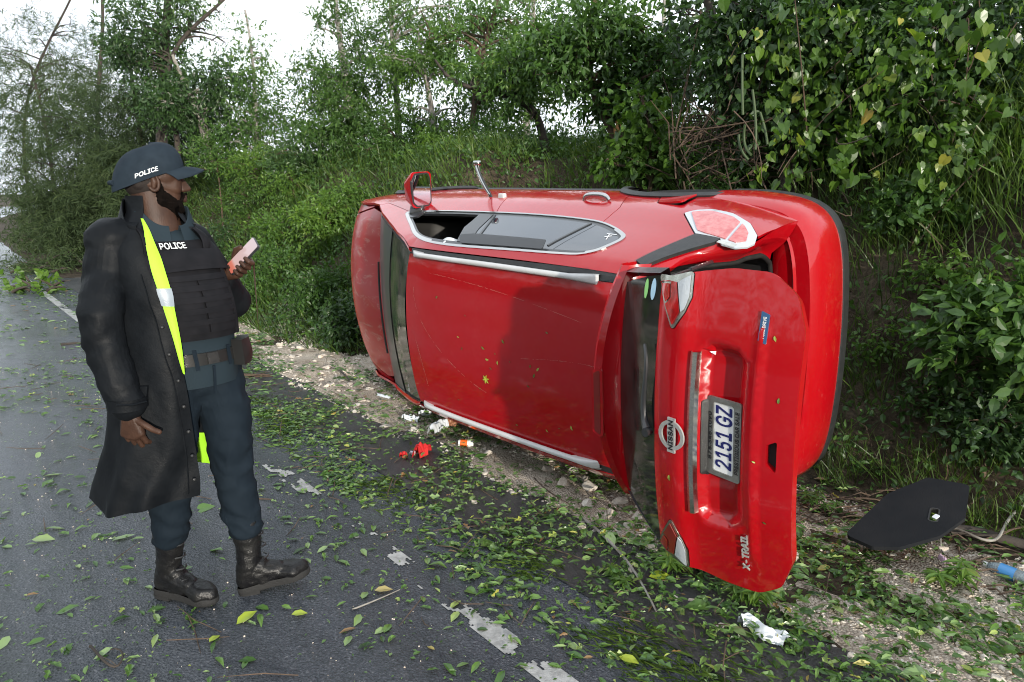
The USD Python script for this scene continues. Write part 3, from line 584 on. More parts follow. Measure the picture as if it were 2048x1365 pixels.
# rear frame around the luggage opening
def ring_pts(side):
    out=[(.62,1.660),(.60,1.60),(.50,1.33),(.352,1.22),(.20,1.13),(.18,1.05),(.17,.9),(.16,.66)]
    o=[skin(np.array(x),T_OF_Z(z),side) for x,z in out]
    mid=[(.50,.56,1.615),(.47,.575,1.56),(.42,.655,1.33),(.34,.66,1.20),(.24,.665,1.08),(.22,.69,.98),(.215,.70,.86),(.21,.69,.70)]
    inn=[(.53,.50,1.575),(.52,.545,1.52),(.47,.60,1.33),(.41,.60,1.18),(.33,.605,1.05),(.31,.62,.95),(.30,.62,.84),(.30,.56,.70)]
    return o,[(a,side*b,c) for a,b,c in mid],[(a,side*b,c) for a,b,c in inn]
rings=[]
for s in (-1,1): rings.append(ring_pts(s))
def full(i):   # right bottom -> right top -> left top -> left bottom
    return np.array(list(rings[0][i])[::-1]+list(rings[1][i]))
def curve(P,n=90):
    t=np.r_[0,np.cumsum(np.linalg.norm(np.diff(P,axis=0),axis=1))]; return PchipInterpolator(t,P)(np.linspace(0,t[-1],n))
Rr=np.stack([curve(full(0)),curve(full(0)*.5+full(1)*.5)+[-.004,0,0],curve(full(1)),curve(full(1)*.45+full(2)*.55)+[.03,0,0],curve(full(2))],1)
obj('rear_frame',grid_mesh(Rr),'red_paint',car,smooth=35)
loop=np.vstack([full(2),[(.30,.42,.665),(.30,.2,.655),(.30,-.2,.655),(.30,-.42,.665)],full(2)[:1]]); lp=curve(loop,140)
obj('door_seal',tube(lp,.016,8,cap=False),'rubber',car,smooth=50)
inner=curve(np.vstack([full(2),[(.30,.42,.665),(.30,.2,.655),(.30,-.2,.655),(.30,-.42,.665)],full(2)[:1]]),120)
deep=inner.copy(); deep[:,0]=1.0; deep[:,1]*=1.02
back=deep.copy(); back[:]=np.array([1.0,0,1.0])
obj('luggage_bay',grid_mesh(np.stack([inner,deep,back],1)),'dark_interior',car)
sillr=np.array([[(.30,y,.66),(.24,y,.68),(.14,y,.67),(.05+.25*(y/.9)**4,y,.66)] for y in np.linspace(-.70,.70,20)])
obj('loading_sill',grid_mesh(sillr),'red_paint',car,smooth=40)
# rear bumper
BP=np.array([(.76,-.945),(.52,-.94),(.33,-.915),(.20,-.87),(.11,-.79),(.055,-.66),(.02,-.42),(.005,0),(.02,.42),(.055,.66),(.11,.79),(.20,.87),(.33,.915),(.52,.94),(.76,.945)])
bt=np.r_[0,np.cumsum(np.linalg.norm(np.diff(BP,axis=0),axis=1))]; bs_=np.linspace(0,bt[-1],80); bc=CubicSpline(bt,BP)(bs_); bn=np.gradient(bc,axis=0); bn=unit(np.stack([-bn[:,1],bn[:,0]],1)); bn*=np.where((bn*(bc-[.8,0])).sum(1)<0,-1,1)[:,None]
def strip_(prof): return np.array([[(*(bc[k]+bn[k]*o),z) for o,z in prof] for k in range(len(bc))])
ctr=lambda o: o
obj('rear_bumper',grid_mesh(strip_([(.004,.33),(.012,.40),(.010,.50),(-.004,.58),(-.022,.63),(-.045,.665),(-.12,.672),(-.13,.69)])),'red_paint',car,smooth=40)
obj('bumper_lower_lip',grid_mesh(strip_([(-.25,.20),(-.06,.205),(.0,.225),(.012,.27),(.010,.325),(-.01,.335)])),'black_plastic',car,smooth=40)
bt1=rounded(Polygon([(0,0),(.22,0),(.20,.035),(.02,.035)]),.008)
for y in (-.55,.36): obj('bumper_reflector',plate(bt1,.012,(.052 if y<0 else .052,y+.0,.44),(0,1,0),(0,0,1)),'dull_red_lens',car)

# ---------------------------------------------------------------- tailgate, opened about its hinge at the roof
TG_R=np.array([[-.045,-.007,.999],[-.012,1.,.006],[-.999,-.012,-.045]]); TG_H=np.array([.42,0,1.63]); TG_S=np.array([.052,-.098,.173])
def tgw(P): return (np.asarray(P)-TG_H)@TG_R.T+TG_H+TG_S
TX=PchipInterpolator([.50,.555,.63,.75,.95,1.02,1.10,1.2,1.38,1.55,1.62],[.085,.062,.045,.025,.0,-.03,-.02,.03,.135,.245,.30])
rec=rounded(Polygon([(-.335,.945),(.335,.945),(.40,.90),(.385,.79),(.34,.745),(-.34,.745),(-.385,.79),(-.40,.90)]),.03)
def tgx(y,z): return TX(z)+.075*(np.abs(y)/.62)**2.2
def tg_closed(y,z):
    y,z=np.asarray(y,float),np.asarray(z,float); x=tgx(y,z); P=shapely.points(y,z); d=shapely.distance(rec.exterior,P)*np.where(shapely.contains(rec,P),1,-1)
    ramp=np.where(z>.90,.022,.045)
    x=x+.058*smooth01(d/ramp)*(1-.25*np.clip((z-.75)/.2,0,1)) -.016*np.clip(1-np.abs(z-.705)/.022,0,1)*smooth01((.55-np.abs(y))/.1)
    return np.stack([x,y,z],-1)
def tg(y,z): return tgw(tg_closed(y,z))
def tg_flat(y,z): return tgw(np.stack([tgx(y,z),y,z],-1))
OUTL=[(-.47,.555),(.47,.555),(.60,.60),(.675,.70),(.680,.85),(.657,1.005),(.630,1.13),(.626,1.19),(-.626,1.19),(-.630,1.13),(-.657,1.005),(-.680,.85),(-.675,.70),(-.60,.60)]
LA=lambda s: rounded(Polygon([(s*.626,1.195),(s*.42,1.062),(s*.50,1.012),(s*.56,.994),(s*.662,1.000),(s*.634,1.10)]),.012)
lamps=[LA(-1),LA(1)]
slot=rounded(Polygon([(-.055,.613),(-.03,.655),(.055,.655),(.085,.613)]),.008)
TOUT=rounded(Polygon(OUTL),.065)
tgp=TOUT
tgp=tgp.union(Polygon([(.626,1.19),(.6,1.05),(-.6,1.05),(-.626,1.19)])).difference(lamps[0].buffer(.003)).difference(lamps[1].buffer(.003)).difference(slot)
glass_line=[(-.626,1.178),(-.4,1.155),(0,1.145),(.4,1.155),(.626,1.178)]
upper=Polygon(glass_line+[(.7,1.3),(-.7,1.3)])
tgp=tgp.difference(upper)
out_t=tgw(np.array([-8.,0,.8]))
tail=obj('tailgate',panel(tgp,tg,.017,.022,gap=.0,out=out_t,back=True),'red_paint',car,smooth=34,label='open tailgate')
gl=Polygon(glass_line+[(.60,1.30),(.555,1.45),(.53,1.53),(-.53,1.53),(-.555,1.45),(-.60,1.30)])
obj('rear_window',panel(gl,tg_flat,.04,.006,gap=.002,out=out_t,back=True),'dirty_tinted_glass',tail,smooth=40)
# frame on the inner side
obj('tailgate_lining',panel(TOUT.buffer(-.03).difference(rec.buffer(.02)),lambda y,z: tgw(np.stack([tgx(y,z)+.045,y,z],-1)),.05,0,gap=0,out=-out_t),'grey_interior',tail)
ed=np.array(resample(TOUT.buffer(-.002).exterior.coords,.04)); ed=ed[:]
eo=tg_flat(ed[:,0],ed[:,1]); ei=tgw(np.stack([tgx(ed[:,0],ed[:,1])+.040,ed[:,0]*.965,ed[:,1]],-1)); 
obj('tailgate_edge',grid_mesh(np.stack([np.vstack([eo,eo[:1]]),np.vstack([ei,ei[:1]])],1)),'red_paint',tail,smooth=30)
# spoiler
R=[]
for y in np.linspace(-.60,.60,41):
    a=abs(y)/.60; x0=.150+.165*a**2.2; zt=1.655-.045*a**2; x1=.44; n=.0
    pr=[(x1,zt-.012),(x1-.10,zt+.002),(x0+.08,zt+.004),(x0+.02,zt-.004),(x0,zt-.028),(x0+.012,zt-.062),(x0+.07,zt-.088),(x0+.10,zt-.125)]
    R.append([tgw((p,y,q)) for p,q in pr])
obj('spoiler',grid_mesh(np.array(R)),'red_paint',tail,smooth=40)
for s in (-1,1):
    R=[]
    for k in np.linspace(0,1,8):
        z=1.56-.36*k; y=.60-.03*(1-k)+.028*k; R.append([tgw((tgx(y,z)-.002,s*y,z)),tgw((tgx(y,z)+.06,s*(y+.015),z)),tgw((tgx(y,z)+.075,s*(y-.03),z))])
    obj('window_edge_trim',grid_mesh(np.array(R)),'black_trim',tail,smooth=40)
bl=rounded(Polygon([(-.17,-.016),(.17,-.016),(.15,.018),(-.15,.018)]),.008)
sp_n=TG_R@np.array([-1,0,-.25]); 
obj('high_brake_light',plate(bl,.012,tgw((.150,.06,1.612)),TG_R@np.array([0,1.,0]),TG_R@np.array([-.2,0,1])),'dull_red_lens',tail)
obj('brake_light_surround',plate(bl.buffer(.014),.008,tgw((.152,.06,1.612)),TG_R@np.array([0,1.,0]),TG_R@np.array([-.2,0,1])),'red_paint',tail)
nz=manifold3d.Manifold.batch_hull([manifold3d.Manifold.sphere(.014,12).translate(list(tgw(p))) for p in ((.30,.01,1.665),(.33,.035,1.672),(.30,.03,1.69),(.26,.02,1.67))])
obj('roof_aerial_base',join(nz,tube([tgw((.30,.02,1.665)),tgw((.24,.055,1.652))],.008,6)),'black_plastic',tail,smooth=40)
# lamps on the tailgate
for s,lp_ in zip((-1,1),lamps):
    lensm='red_lens' if s<0 else 'dull_red_lens'
    L=obj('tailgate_lamp',panel(lp_,tg_flat,.015,.02,gap=.0,out=out_t,lift=.004,back=True),'worn_chrome',tail,smooth=40)
    red=Polygon([(s*.60,1.168),(s*.445,1.064),(s*.50,1.034),(s*.612,1.068),(s*.614,1.11)]).intersection(lp_.buffer(-.008))
    whi=Polygon([(s*.612,1.060),(s*.50,1.027),(s*.515,1.012),(s*.565,1.003),(s*.645,1.008)]).intersection(lp_.buffer(-.006))
    inn_=Polygon([(s*.594,1.155),(s*.53,1.112),(s*.55,1.094),(s*.602,1.105)]).intersection(lp_)
    obj('lamp_red_lens',panel(red.difference(inn_.buffer(.008)),tg_flat,.012,.004,gap=0,out=out_t,lift=.010),lensm,L,smooth=40)
    obj('lamp_stop_lens',panel(inn_,tg_flat,.012,.004,gap=0,out=out_t,lift=.012),lensm,L,smooth=40)
    obj('lamp_clear_lens',panel(whi,tg_flat,.012,.004,gap=0,out=out_t,lift=.010),'clear_lens',L,smooth=40)
# stickers on the glass
def ell(cy,cz,a,b): return shapely.affinity.translate(shapely.affinity.scale(Point(0,0).buffer(1,quad_segs=12),a,b),cy,cz)
obj('window_sticker',panel(ell(-.555,1.235,.045,.021),tg_flat,.02,.001,gap=0,out=out_t,lift=.003),'sticker_blue',tail)
obj('window_sticker',panel(ell(-.545,1.300,.042,.017),tg_flat,.02,.001,gap=0,out=out_t,lift=.003),'sticker_green',tail)
# wiper
wp=[tgw((tgx(y,z)-.03,y,z)) for y,z in ((.03,1.18),(.0,1.20),(-.15,1.205),(-.33,1.225))]
obj('rear_wiper',join(tube(wp,[.020,.014,.010,.007],8,refine=14),tube([tgw((tgx(.04,1.17)-.015,.04,1.17)),tgw((tgx(.04,1.17)-.05,.04,1.17))],.018,10),tube([tgw((tgx(y,1.245)-.012,y,1.19+.03*0-.0)) for y in (-.30,-.05)],.005,6)),'black_trim',tail,smooth=40)
# chrome garnish bar
R=[]
for y in np.linspace(-.352,.352,30):
    x=tgx(y,.955); R.append([tgw((x+.004,y,.972)),tgw((x-.018,y,.970)),tgw((x-.026,y,.955)),tgw((x-.018,y,.940)),tgw((x+.006,y,.936))])
obj('chrome_bar',grid_mesh(np.array(R)),'worn_chrome',tail,smooth=45)
pin=rounded(Polygon([(-.15,.905),(.18,.905),(.18,.935),(-.15,.935)]),.01)
obj('lamp_housing',panel(pin.union(rounded(Polygon([(-.03,.885),(.10,.885),(.11,.92),(-.04,.92)]),.01)),tg,.02,.01,gap=0,out=out_t,lift=.006),'black_plastic',tail)
obj('handle_slot',panel(slot.buffer(.006),lambda y,z: tgw(np.stack([tgx(y,z)+.035,y,z],-1)),.02,0,gap=0,out=out_t),'dark_interior',tail)
obj('slot_wall',panel(slot.buffer(.002).difference(slot.buffer(-.002)),lambda y,z: tg_flat(y,z),.02,.035,gap=0,out=out_t),'red_paint',tail)
# emblem
def tplace(y,z,off=0.): 
    o=tgw((tgx(np.array(abs(y)),z)-off,y,z)); e=1e-3
    zt=unit(tgw((tgx(np.array(abs(y)),z+e),y,z+e))-tgw((tgx(np.array(abs(y)),z-e),y,z-e))); ya=unit(-tgw((tgx(np.array(abs(y+e)),z),y+e,z))+tgw((tgx(np.array(abs(y-e)),z),y-e,z))); return o,ya,zt
# reading direction: seen from behind the car's left is on the left, so text runs towards -y
o,xa,ya=tplace(.01,1.030,.006)
rg=ell(0,0,.064,.064).difference(ell(0,0,.048,.048)).union(shapely.box(-.076,-.019,.076,.019))
em=obj('emblem',plate(rg,.008,o,xa,ya),'badge_grey',tail)
tm=meshkit.text_mesh('NISSAN',.021,.002,bold=True); w_=tm.bounds[1,0]; tm.apply_scale([.132/w_,1,1]); tm.apply_translation([-.066,-.0105,0])
obj('emblem_lettering',move(tm,frame(xa,ya,np.cross(xa,ya)),o+np.cross(xa,ya)*.0082),'black_ink',tail)
# number plate: tilted slightly
def plate_frame_at():
    o=tgw((tgx(np.array(0.),.84)+.036,.0,.838)); xa=unit(TG_R@np.array([0.0,-1.,.012])); nn=unit(TG_R@np.array([-1,0,.10])); ya=unit(np.cross(nn,xa)); return o,xa,ya,nn
o,xa,ya,nn=plate_frame_at()
pf=rounded(shapely.box(-.168,-.082,.168,.082),.014).difference(rounded(shapely.box(-.148,-.048,.148,.050),.010))
obj('number_plate',plate(shapely.box(-.152,-.055,.152,.055),.004,o,xa,ya),'plate_white',tail)
obj('plate_frame',plate(pf,.010,o,xa,ya),'plate_frame',tail)
def text(s,h,width,pos,bold=True,depth=.0015,lift=0.):
    m=meshkit.text_mesh(s,h,depth,bold=bold); b=m.bounds; m.apply_translation([-(b[0,0]+b[1,0])/2,-h/2,0]); m.apply_scale([width/(b[1,0]-b[0,0]),1,1])
    return move(m,frame(xa,ya,nn),o+xa*pos[0]+ya*pos[1]+nn*lift)
obj('plate_lettering',join(text('2151',.074,.160,(-.048,.002),lift=.0042),text('GZ',.074,.082,(.094,.002),lift=.0042)),'plate_blue',tail)
obj('frame_lettering',join(text('PRESTIGIOUS CAR SALE',.017,.262,(0,-.066),lift=.0102),text('876.346.1090',.017,.205,(.0,.066),lift=.0102)),'black_ink',tail)
# badges
o,xa,ya=tplace(-.475,.70,.003); nn=np.cross(xa,ya)
obj('drive_badge',plate(rounded(Polygon([(-.062,-.016),(.05,-.016),(.062,.016),(-.05,.016)]),.003),.005,o,xa,ya),'blue_badge',tail)
obj('badge_lettering',text('PURE DRIVE',.011,.082,(0,0),lift=.0052),'badge_text',tail)
o,xa,ya=tplace(.47,.735,.005); nn=np.cross(xa,ya)
obj('model_lettering',text('X-TRAIL',.027,.175,(0,0),depth=.006),'badge_grey',tail)
# hinges and gas struts
for s in (-1,1):
    obj('tailgate_hinge',tube([(.50,s*.42,1.64),(.47,s*.42,1.70),tgw((.40,s*.42,1.62))],.014,6,flat=2.),'red_paint',car)
    obj('gas_strut',join(tube([(.37,s*.625,1.22),tgw((.26,s*.57,1.30))*.5+np.array((.37,s*.625,1.22))*.5],.013,8),tube([(.37,s*.625,1.22),tgw((.26,s*.57,1.30))],.007,8)),'black_trim',car)
obj('loose_wire',tube([(3.42,.80,1.02),(3.36,.87,1.10),(3.26,.86,1.16),(3.20,.90,1.17)],.010,6,refine=14),'wire_red',car)
# ================================================================ the officer
mat('skin',(.036,.018,.012),.5,var=(.056,.028,.018),vs=18,bump=.2,bs=160,spec=.25)
mat('beard_hair',(.009,.0065,.0055),.9,var=(.0045,.0035,.003),vs=60,bump=1.,bs=300,spec=.05)
mat('cap_cloth',(.011,.018,.026),.75,var=(.016,.025,.035),vs=20,bump=.25,bs=500,spec=.12)
mat('coat_cloth',(.0045,.0055,.007),.55,var=(.0075,.009,.011),vs=9,bump=.16,bs=70,spec=.10,rvar=.12)
mat('trouser_cloth',(.006,.011,.017),.82,var=(.009,.015,.022),vs=12,bump=.25,bs=350,spec=.12)
mat('shirt_cloth',(.016,.026,.034),.8,bump=.2,bs=350,spec=.12)
mat('vest_cloth',(.007,.0075,.0095),.78,var=(.011,.011,.0135),vs=16,bump=.35,bs=420,spec=.12)
mat('boot_leather',(.006,.006,.007),.40,var=(.010,.010,.010),vs=14,bump=.3,bs=90,rvar=.12,spec=.28)
mat('boot_sole',(.010,.010,.010),.8,bump=.3,bs=80)
mat('lime_cloth',(.30,.64,.02),.6,bump=.15,bs=300)
mat('reflective_tape',(.22,.26,.30),.35,bump=.1,bs=400)
mat('white_letter',(.62,.64,.64),.6)
mat('belt_black',(.010,.010,.010),.45)
mat('eye_white',(.55,.50,.46),.25)
mat('lip',(.055,.026,.021),.5)
usdkit.material(stage,'/World/Looks/lit_screen',{'tc':('texture_coordinate',{}),'sx':('separate_xyz',{}),'mr':('map_range',{'from_min':-.085,'from_max':.085,'to_min':0,'to_max':1}),'r':('rgb_ramp',{'ramp':[(0,(.8,.16,.10)),(.16,(.9,.25,.16)),(.24,(.9,.60,.56)),(1,(.85,.68,.70))]}),'p':('principled_bsdf',{'base_color':(.02,.02,.02),'roughness':.1,'emission_strength':.38})},
 [('tc.object','sx.vector'),('sx.x','mr.value'),('mr.result','r.fac'),('r.color','p.emission_color')],surface='p.BSDF')
def sph(p,r,n=28): return manifold3d.Manifold.sphere(float(r),n).translate([float(x) for x in p])
def hull(*pr): return manifold3d.Manifold.batch_hull([sph(p,r) for p,r in pr])
def chain(P,R):
    return manifold3d.Manifold.batch_boolean([hull((P[i],R[i]),(P[i+1],R[i+1])) for i in range(len(P)-1)],manifold3d.OpType.Add)
def fuse(ms,edge=.012,it=10):
    m=manifold3d.Manifold.batch_boolean(list(ms),manifold3d.OpType.Add).refine_to_length(edge); q=m.to_mesh()
    t=trimesh.Trimesh(q.vert_properties[:,:3],q.tri_verts,process=True); trimesh.smoothing.filter_taubin(t,.5,.52,it); return t
def ripple(t,amp,freq,seed=0,aniso=(1,1,1),bias=.5):
    n=np.array(t.vertex_normals); k=meshkit.fbm(np.array(t.vertices)*freq*np.array(aniso),3,seed)-bias
    t.vertices=t.vertices+n*(k*amp)[:,None]; return t
def folds(t,amp,freq,seed,aniso=(1,1,1),pw=3.):
    V=np.array(t.vertices); n=np.array(t.vertex_normals); k=(1-np.abs(2*meshkit.fbm(V*freq*np.array(aniso),2,seed)-1))**pw
    t.vertices=V+n*(amp*(k-.4))[:,None]; return t
person=thing('person','police officer in black raincoat, vest and cap walking across the road looking at a phone','person')
FW_,LF_=np.array([.8,-.6,0]),np.array([.6,.8,0]); UP=np.array([0,0,1.])
def proj_px(P):
    q=np.asarray(P,float)-[0,0,EYE]; d=q[...,1]*math.cos(PITCH)-q[...,2]*math.sin(PITCH); u=q[...,1]*math.sin(PITCH)+q[...,2]*math.cos(PITCH)
    return np.stack([1024+FOCAL*q[...,0]/d,682.5-FOCAL*u/d],-1)
def loft(table):
    T_=np.array(table,float); f=PchipInterpolator(T_[:,0],T_[:,1:])
    def S(th,z,grow=0.,pw=1.0):
        a,bf,bb,cx,cy=np.moveaxis(f(z),-1,0); c,s=np.cos(th),np.sin(th); b=np.where(c>0,bf,bb)
        r=(np.abs(c)**2.3+np.abs(s)**2.3)**(-1/2.3)
        return np.stack([cx,cy,z],-1)+((b+grow)*c*r)[...,None]*FW_+((a+grow)*s*r)[...,None]*LF_
    return S
# torso: height, half width, front, back, centre
TORSO=loft([(.98,.165,.13,.13,-1.345,2.915),(1.10,.175,.150,.13,-1.35,2.915),(1.18,.178,.160,.135,-1.362,2.912),(1.28,.184,.186,.14,-1.375,2.905),(1.37,.186,.196,.14,-1.388,2.898),(1.46,.186,.176,.14,-1.398,2.892),(1.55,.182,.142,.13,-1.408,2.886),(1.61,.168,.106,.11,-1.412,2.883),(1.655,.125,.075,.09,-1.412,2.88),(1.70,.075,.066,.07,-1.415,2.88),(1.74,.068,.066,.066,-1.415,2.88)])
th=np.linspace(0,2*np.pi,49)[:-1]
def tube_loft(S,z0,z1,n,grow=0.,cap=True):
    zz=np.linspace(z0,z1,n); TH,ZZ=np.meshgrid(th,zz,indexing='ij'); P=S(TH,ZZ,grow); v,q=grid_mesh(P,closed_u=True); q=np.vstack([q[:,[0,1,2]],q[:,[0,2,3]]])
    if cap:
        i=np.arange(48)*n; c0,c1=len(v),len(v)+1; v=np.vstack([v,P[:,0].mean(0),P[:,-1].mean(0)]); j=np.roll(i,-1)
        q=np.vstack([q,np.stack([i,np.full(48,c0),j],1),np.stack([i+n-1,j+n-1,np.full(48,c1)],1)])
    return v,q
# joints
HF=unit([.90,.44,0]); HL=np.array([-HF[1],HF[0],0]); HC=np.array([-1.412,2.885,1.838])
def hp_(x,y,z): return HC+HF*x+HL*y+UP*z
rS,rE,rW_=np.array([-1.555,2.735,1.60]),np.array([-1.548,2.630,1.255]),np.array([-1.468,2.598,.985])
lS,lE,lW_=np.array([-1.345,3.005,1.60]),np.array([-1.24,3.11,1.335]),np.array([-1.235,2.985,1.455])
rH,rK,rA=np.array([-1.405,2.86,1.02]),np.array([-1.445,2.85,.66]),np.array([-1.530,2.900,.14])
lH,lK,lA=np.array([-1.285,2.985,1.02]),np.array([-1.245,2.970,.665]),np.array([-1.195,2.962,.145])
# --- head and neck, with the face turned to the car
face=[hull((hp_(-.012,.0,.045),.082),(hp_(-.038,0,.035),.081),(hp_(.02,0,.035),.080)),
 hull((hp_(.062,.030,.040),.030),(hp_(.062,-.030,.040),.030),(hp_(.058,.034,-.020),.030),(hp_(.058,-.034,-.020),.030),(hp_(-.03,.052,.0),.03),(hp_(-.03,-.052,.0),.03)),
 hull((hp_(.048,.026,-.060),.030),(hp_(.048,-.026,-.060),.030),(hp_(.062,0,-.098),.024),(hp_(.0,.048,-.062),.026),(hp_(.0,-.048,-.062),.026),(hp_(.05,.03,-.01),.03),(hp_(.05,-.03,-.01),.03)),
 hull((hp_(.090,0,.014),.009),(hp_(.112,0,-.022),.0105),(hp_(.092,.014,-.027),.009),(hp_(.092,-.014,-.027),.009),(hp_(.080,0,.03),.010)),
 hull((hp_(.084,.028,.034),.010),(hp_(.090,0,.036),.010),(hp_(.084,-.028,.034),.010)),
 hull((hp_(.090,.016,-.053),.008),(hp_(.097,0,-.052),.0085),(hp_(.090,-.016,-.053),.008)),
 hull((hp_(.087,.014,-.066),.009),(hp_(.094,0,-.067),.010),(hp_(.087,-.014,-.066),.009)),
 manifold3d.Manifold.batch_hull([sph(hp_(-.028,0,-.04),.070,64),sph(np.array([-1.420,2.88,1.69]),.080,64),sph(np.array([-1.41,2.88,1.60]),.090,64)])]
ears=[]
for s in (-1,1):
    e0=hp_(-.012,s*.078,.002); ring_=[e0+HF*(.018*np.cos(a)-.006*np.sin(a))+UP*(.032*np.sin(a)+.006*np.cos(a))+HL*s*(.012+.006*np.cos(a+2.4)) for a in np.linspace(-2.6,2.5,12)]
    ears.append(chain(ring_,[.0058]*12)); ears.append(hull((e0+HF*.004,.012),(e0+UP*.016,.010),(e0-UP*.018,.009)))
def finger(p,dirs,lens,r): 
    P=[np.asarray(p,float)]
    for d,l in zip(dirs,lens): P.append(P[-1]+unit(d)*l)
    return chain(P,[r,r*.96,r*.9,r*.8][:len(P)])
hd=unit([.10,-.02,-1]); hx=unit([1,-.12,.1]); hy=np.cross(hx,hd); hy=hy if hy[1]>0 else -hy     # right hand: down, towards the thumb, into the palm
pc=rW_+hd*.018; hand_r=[hull((rW_,.030),(rW_+hx*.010,.028)),hull((pc,.027),(pc+hd*.075+hx*.034,.016),(pc+hd*.085+hx*.010,.0165),(pc+hd*.082-hx*.014,.016),(pc+hd*.072-hx*.036,.0145),(pc+hx*.016,.024))]
for k,(o,l,dn) in enumerate(((.034,.043,.078),(.011,.047,.088),(-.013,.043,.085),(-.035,.034,.074))):
    hand_r.append(finger(pc+hd*dn+hx*o,[hd+hy*.55,hd*.35+hy*1.0-hx*.05,hy*.8-hd*.7],[l,l*.62,l*.5],.0112-.0006*k))
hand_r.append(finger(pc+hd*.018+hx*.028-hy*.004,[hd*.55+hx*.85-hy*.1,hd*.55+hx*.65+hy*.1,hd*.35+hx*.8],[.042,.034,.026],.0125))
# phone and left hand
PC=WY(485,512,2.965); e1=unit([.70,.06,.70]); vv=unit(PC-[0,0,EYE]); u1=unit(vv-e1*(vv@e1)); u2=np.cross(e1,u1); u2=u2 if u2[2]>0 else -u2
pn=unit(-.50*u1+.866*u2); e2=unit(np.cross(pn,e1)); e2=e2 if e2@vv>0 else -e2      # e2 points away from the camera
def ph(a,b,c): return PC+e1*a+e2*b+pn*c
pl=ph(-.045,-.002,-.046)
hand_l=[hull((lW_,.030),(lW_+UP*.008,.027)),hull((lW_+unit(pl-lW_)*.02,.026),(ph(-.075,.030,-.030),.017),(ph(-.075,-.022,-.030),.017),(ph(.0,-.034,-.026),.015),(ph(.0,.030,-.028),.016),(ph(-.04,.036,-.028),.016))]
for k,(a,l) in enumerate(((.010,.040),(-.014,.044),(-.038,.042),(-.060,.034))):
    hand_l.append(finger(ph(a,-.030,-.024),[-e2*.9-pn*.15,-e2*.35+pn*1.0,e2*.7+pn*.55],[l*.55,l*.62,l*.5],.0108-.0005*k))
hand_l.append(finger(ph(-.065,.032,-.020),[e1*.6+e2*.5+pn*.3,e1*.8+pn*.5-e2*.1,e1*.8-e2*.5],[.038,.034,.028],.0125))
body=fuse(face+ears+[chain([rS,rE,rW_],[.055,.045,.032]),chain([lS,lE,lW_],[.055,.045,.032]),hull((rS,.06),(lS,.06),((-1.36,2.90,1.25),.13),((-1.40,2.885,1.55),.10)),hull(((-1.36,2.90,1.25),.12),(rH,.09),(lH,.09)),chain([rH,rK,rK*.45+rA*.55],[.09,.06,.035]),chain([lH,lK,lK*.45+lA*.55],[.09,.06,.035])]+hand_r+hand_l,.0075,9)
bd=obj('body',body,'skin',person,smooth=True)
for s in (-1,1):
    obj('eye',trimesh.creation.icosphere(2,.0125).apply_translation(hp_(.0775,s*.030,.012)),'eye_white',bd,smooth=True)
    obj('iris',trimesh.creation.icosphere(2,.006).apply_translation(hp_(.0865,s*.030,.012)),'black_ink',bd,smooth=True)
    obj('eyebrow',hull((hp_(.092,s*.012,.038),.005),(hp_(.091,s*.030,.043),.005),(hp_(.080,s*.046,.038),.004)),'beard_hair',bd,smooth=True)
obj('mouth',hull((hp_(.091,.020,-.0600),.0035),(hp_(.1015,0,-.0590),.004),(hp_(.091,-.020,-.0600),.0035)),'lip',bd,smooth=True)
bz_=[hull((hp_(.062,.024,-.094),.020),(hp_(.062,-.024,-.094),.020),(hp_(.072,0,-.104),.022),(hp_(.062,0,-.118),.022)),
 hull((hp_(.066,.030,-.086),.023),(hp_(.010,.060,-.066),.021),(hp_(.008,.048,-.088),.020),(hp_(.060,.020,-.118),.020)),
 hull((hp_(.066,-.030,-.086),.023),(hp_(.010,-.060,-.066),.021),(hp_(.008,-.048,-.088),.020),(hp_(.060,-.020,-.118),.020)),
 hull((hp_(.010,.062,-.060),.019),(hp_(.012,.071,-.020),.011),(hp_(.006,.070,.012),.007)),hull((hp_(.010,-.062,-.060),.019),(hp_(.012,-.071,-.020),.011),(hp_(.006,-.070,.012),.007)),
 hull((hp_(.040,.052,-.064),.017),(hp_(.020,.060,-.045),.017),(hp_(.062,.036,-.078),.018)),hull((hp_(.040,-.052,-.064),.017),(hp_(.020,-.060,-.045),.017),(hp_(.062,-.036,-.078),.018)),
 hull((hp_(.096,.018,-.0445),.0045),(hp_(.104,0,-.0415),.0045),(hp_(.096,-.018,-.0445),.0045)),hull((hp_(.094,.020,-.046),.0045),(hp_(.080,.034,-.072),.007)),hull((hp_(.094,-.020,-.046),.0045),(hp_(.080,-.034,-.072),.007))]
bt_=fuse(bz_,.0045,4); ripple(ripple(bt_,.005,40,3),.006,150,5)
bb_=np.vstack([[m.bounding_box()[:3] for m in bz_],[m.bounding_box()[3:] for m in bz_]]); bt_.vertices=np.clip(np.array(bt_.vertices),bb_.min(0)-.004,bb_.max(0)+.004)
cl_=np.array(bt_.vertices); far=np.linalg.norm(cl_-cl_[bt_.faces].mean(1)[trimesh.Trimesh(cl_,bt_.faces,process=False).vertex_faces[:,0]],axis=1)>.012; cl_[far]=np.median(cl_,0); bt_.vertices=cl_
obj('beard',bt_,'beard_hair',bd,smooth=True)
hs_=fuse([hull((hp_(-.040,.0,.015),.0845),(hp_(-.03,0,.025),.0845)),hull((hp_(-.05,.056,.0),.030),(hp_(-.06,-.056,.0),.030),(hp_(-.070,0,-.012),.045))],.01,4)
mat('shaved_hair',(.013,.008,.006),.8,bump=.3,bs=400)
obj('shaved_hair',hs_,'shaved_hair',bd,smooth=True)
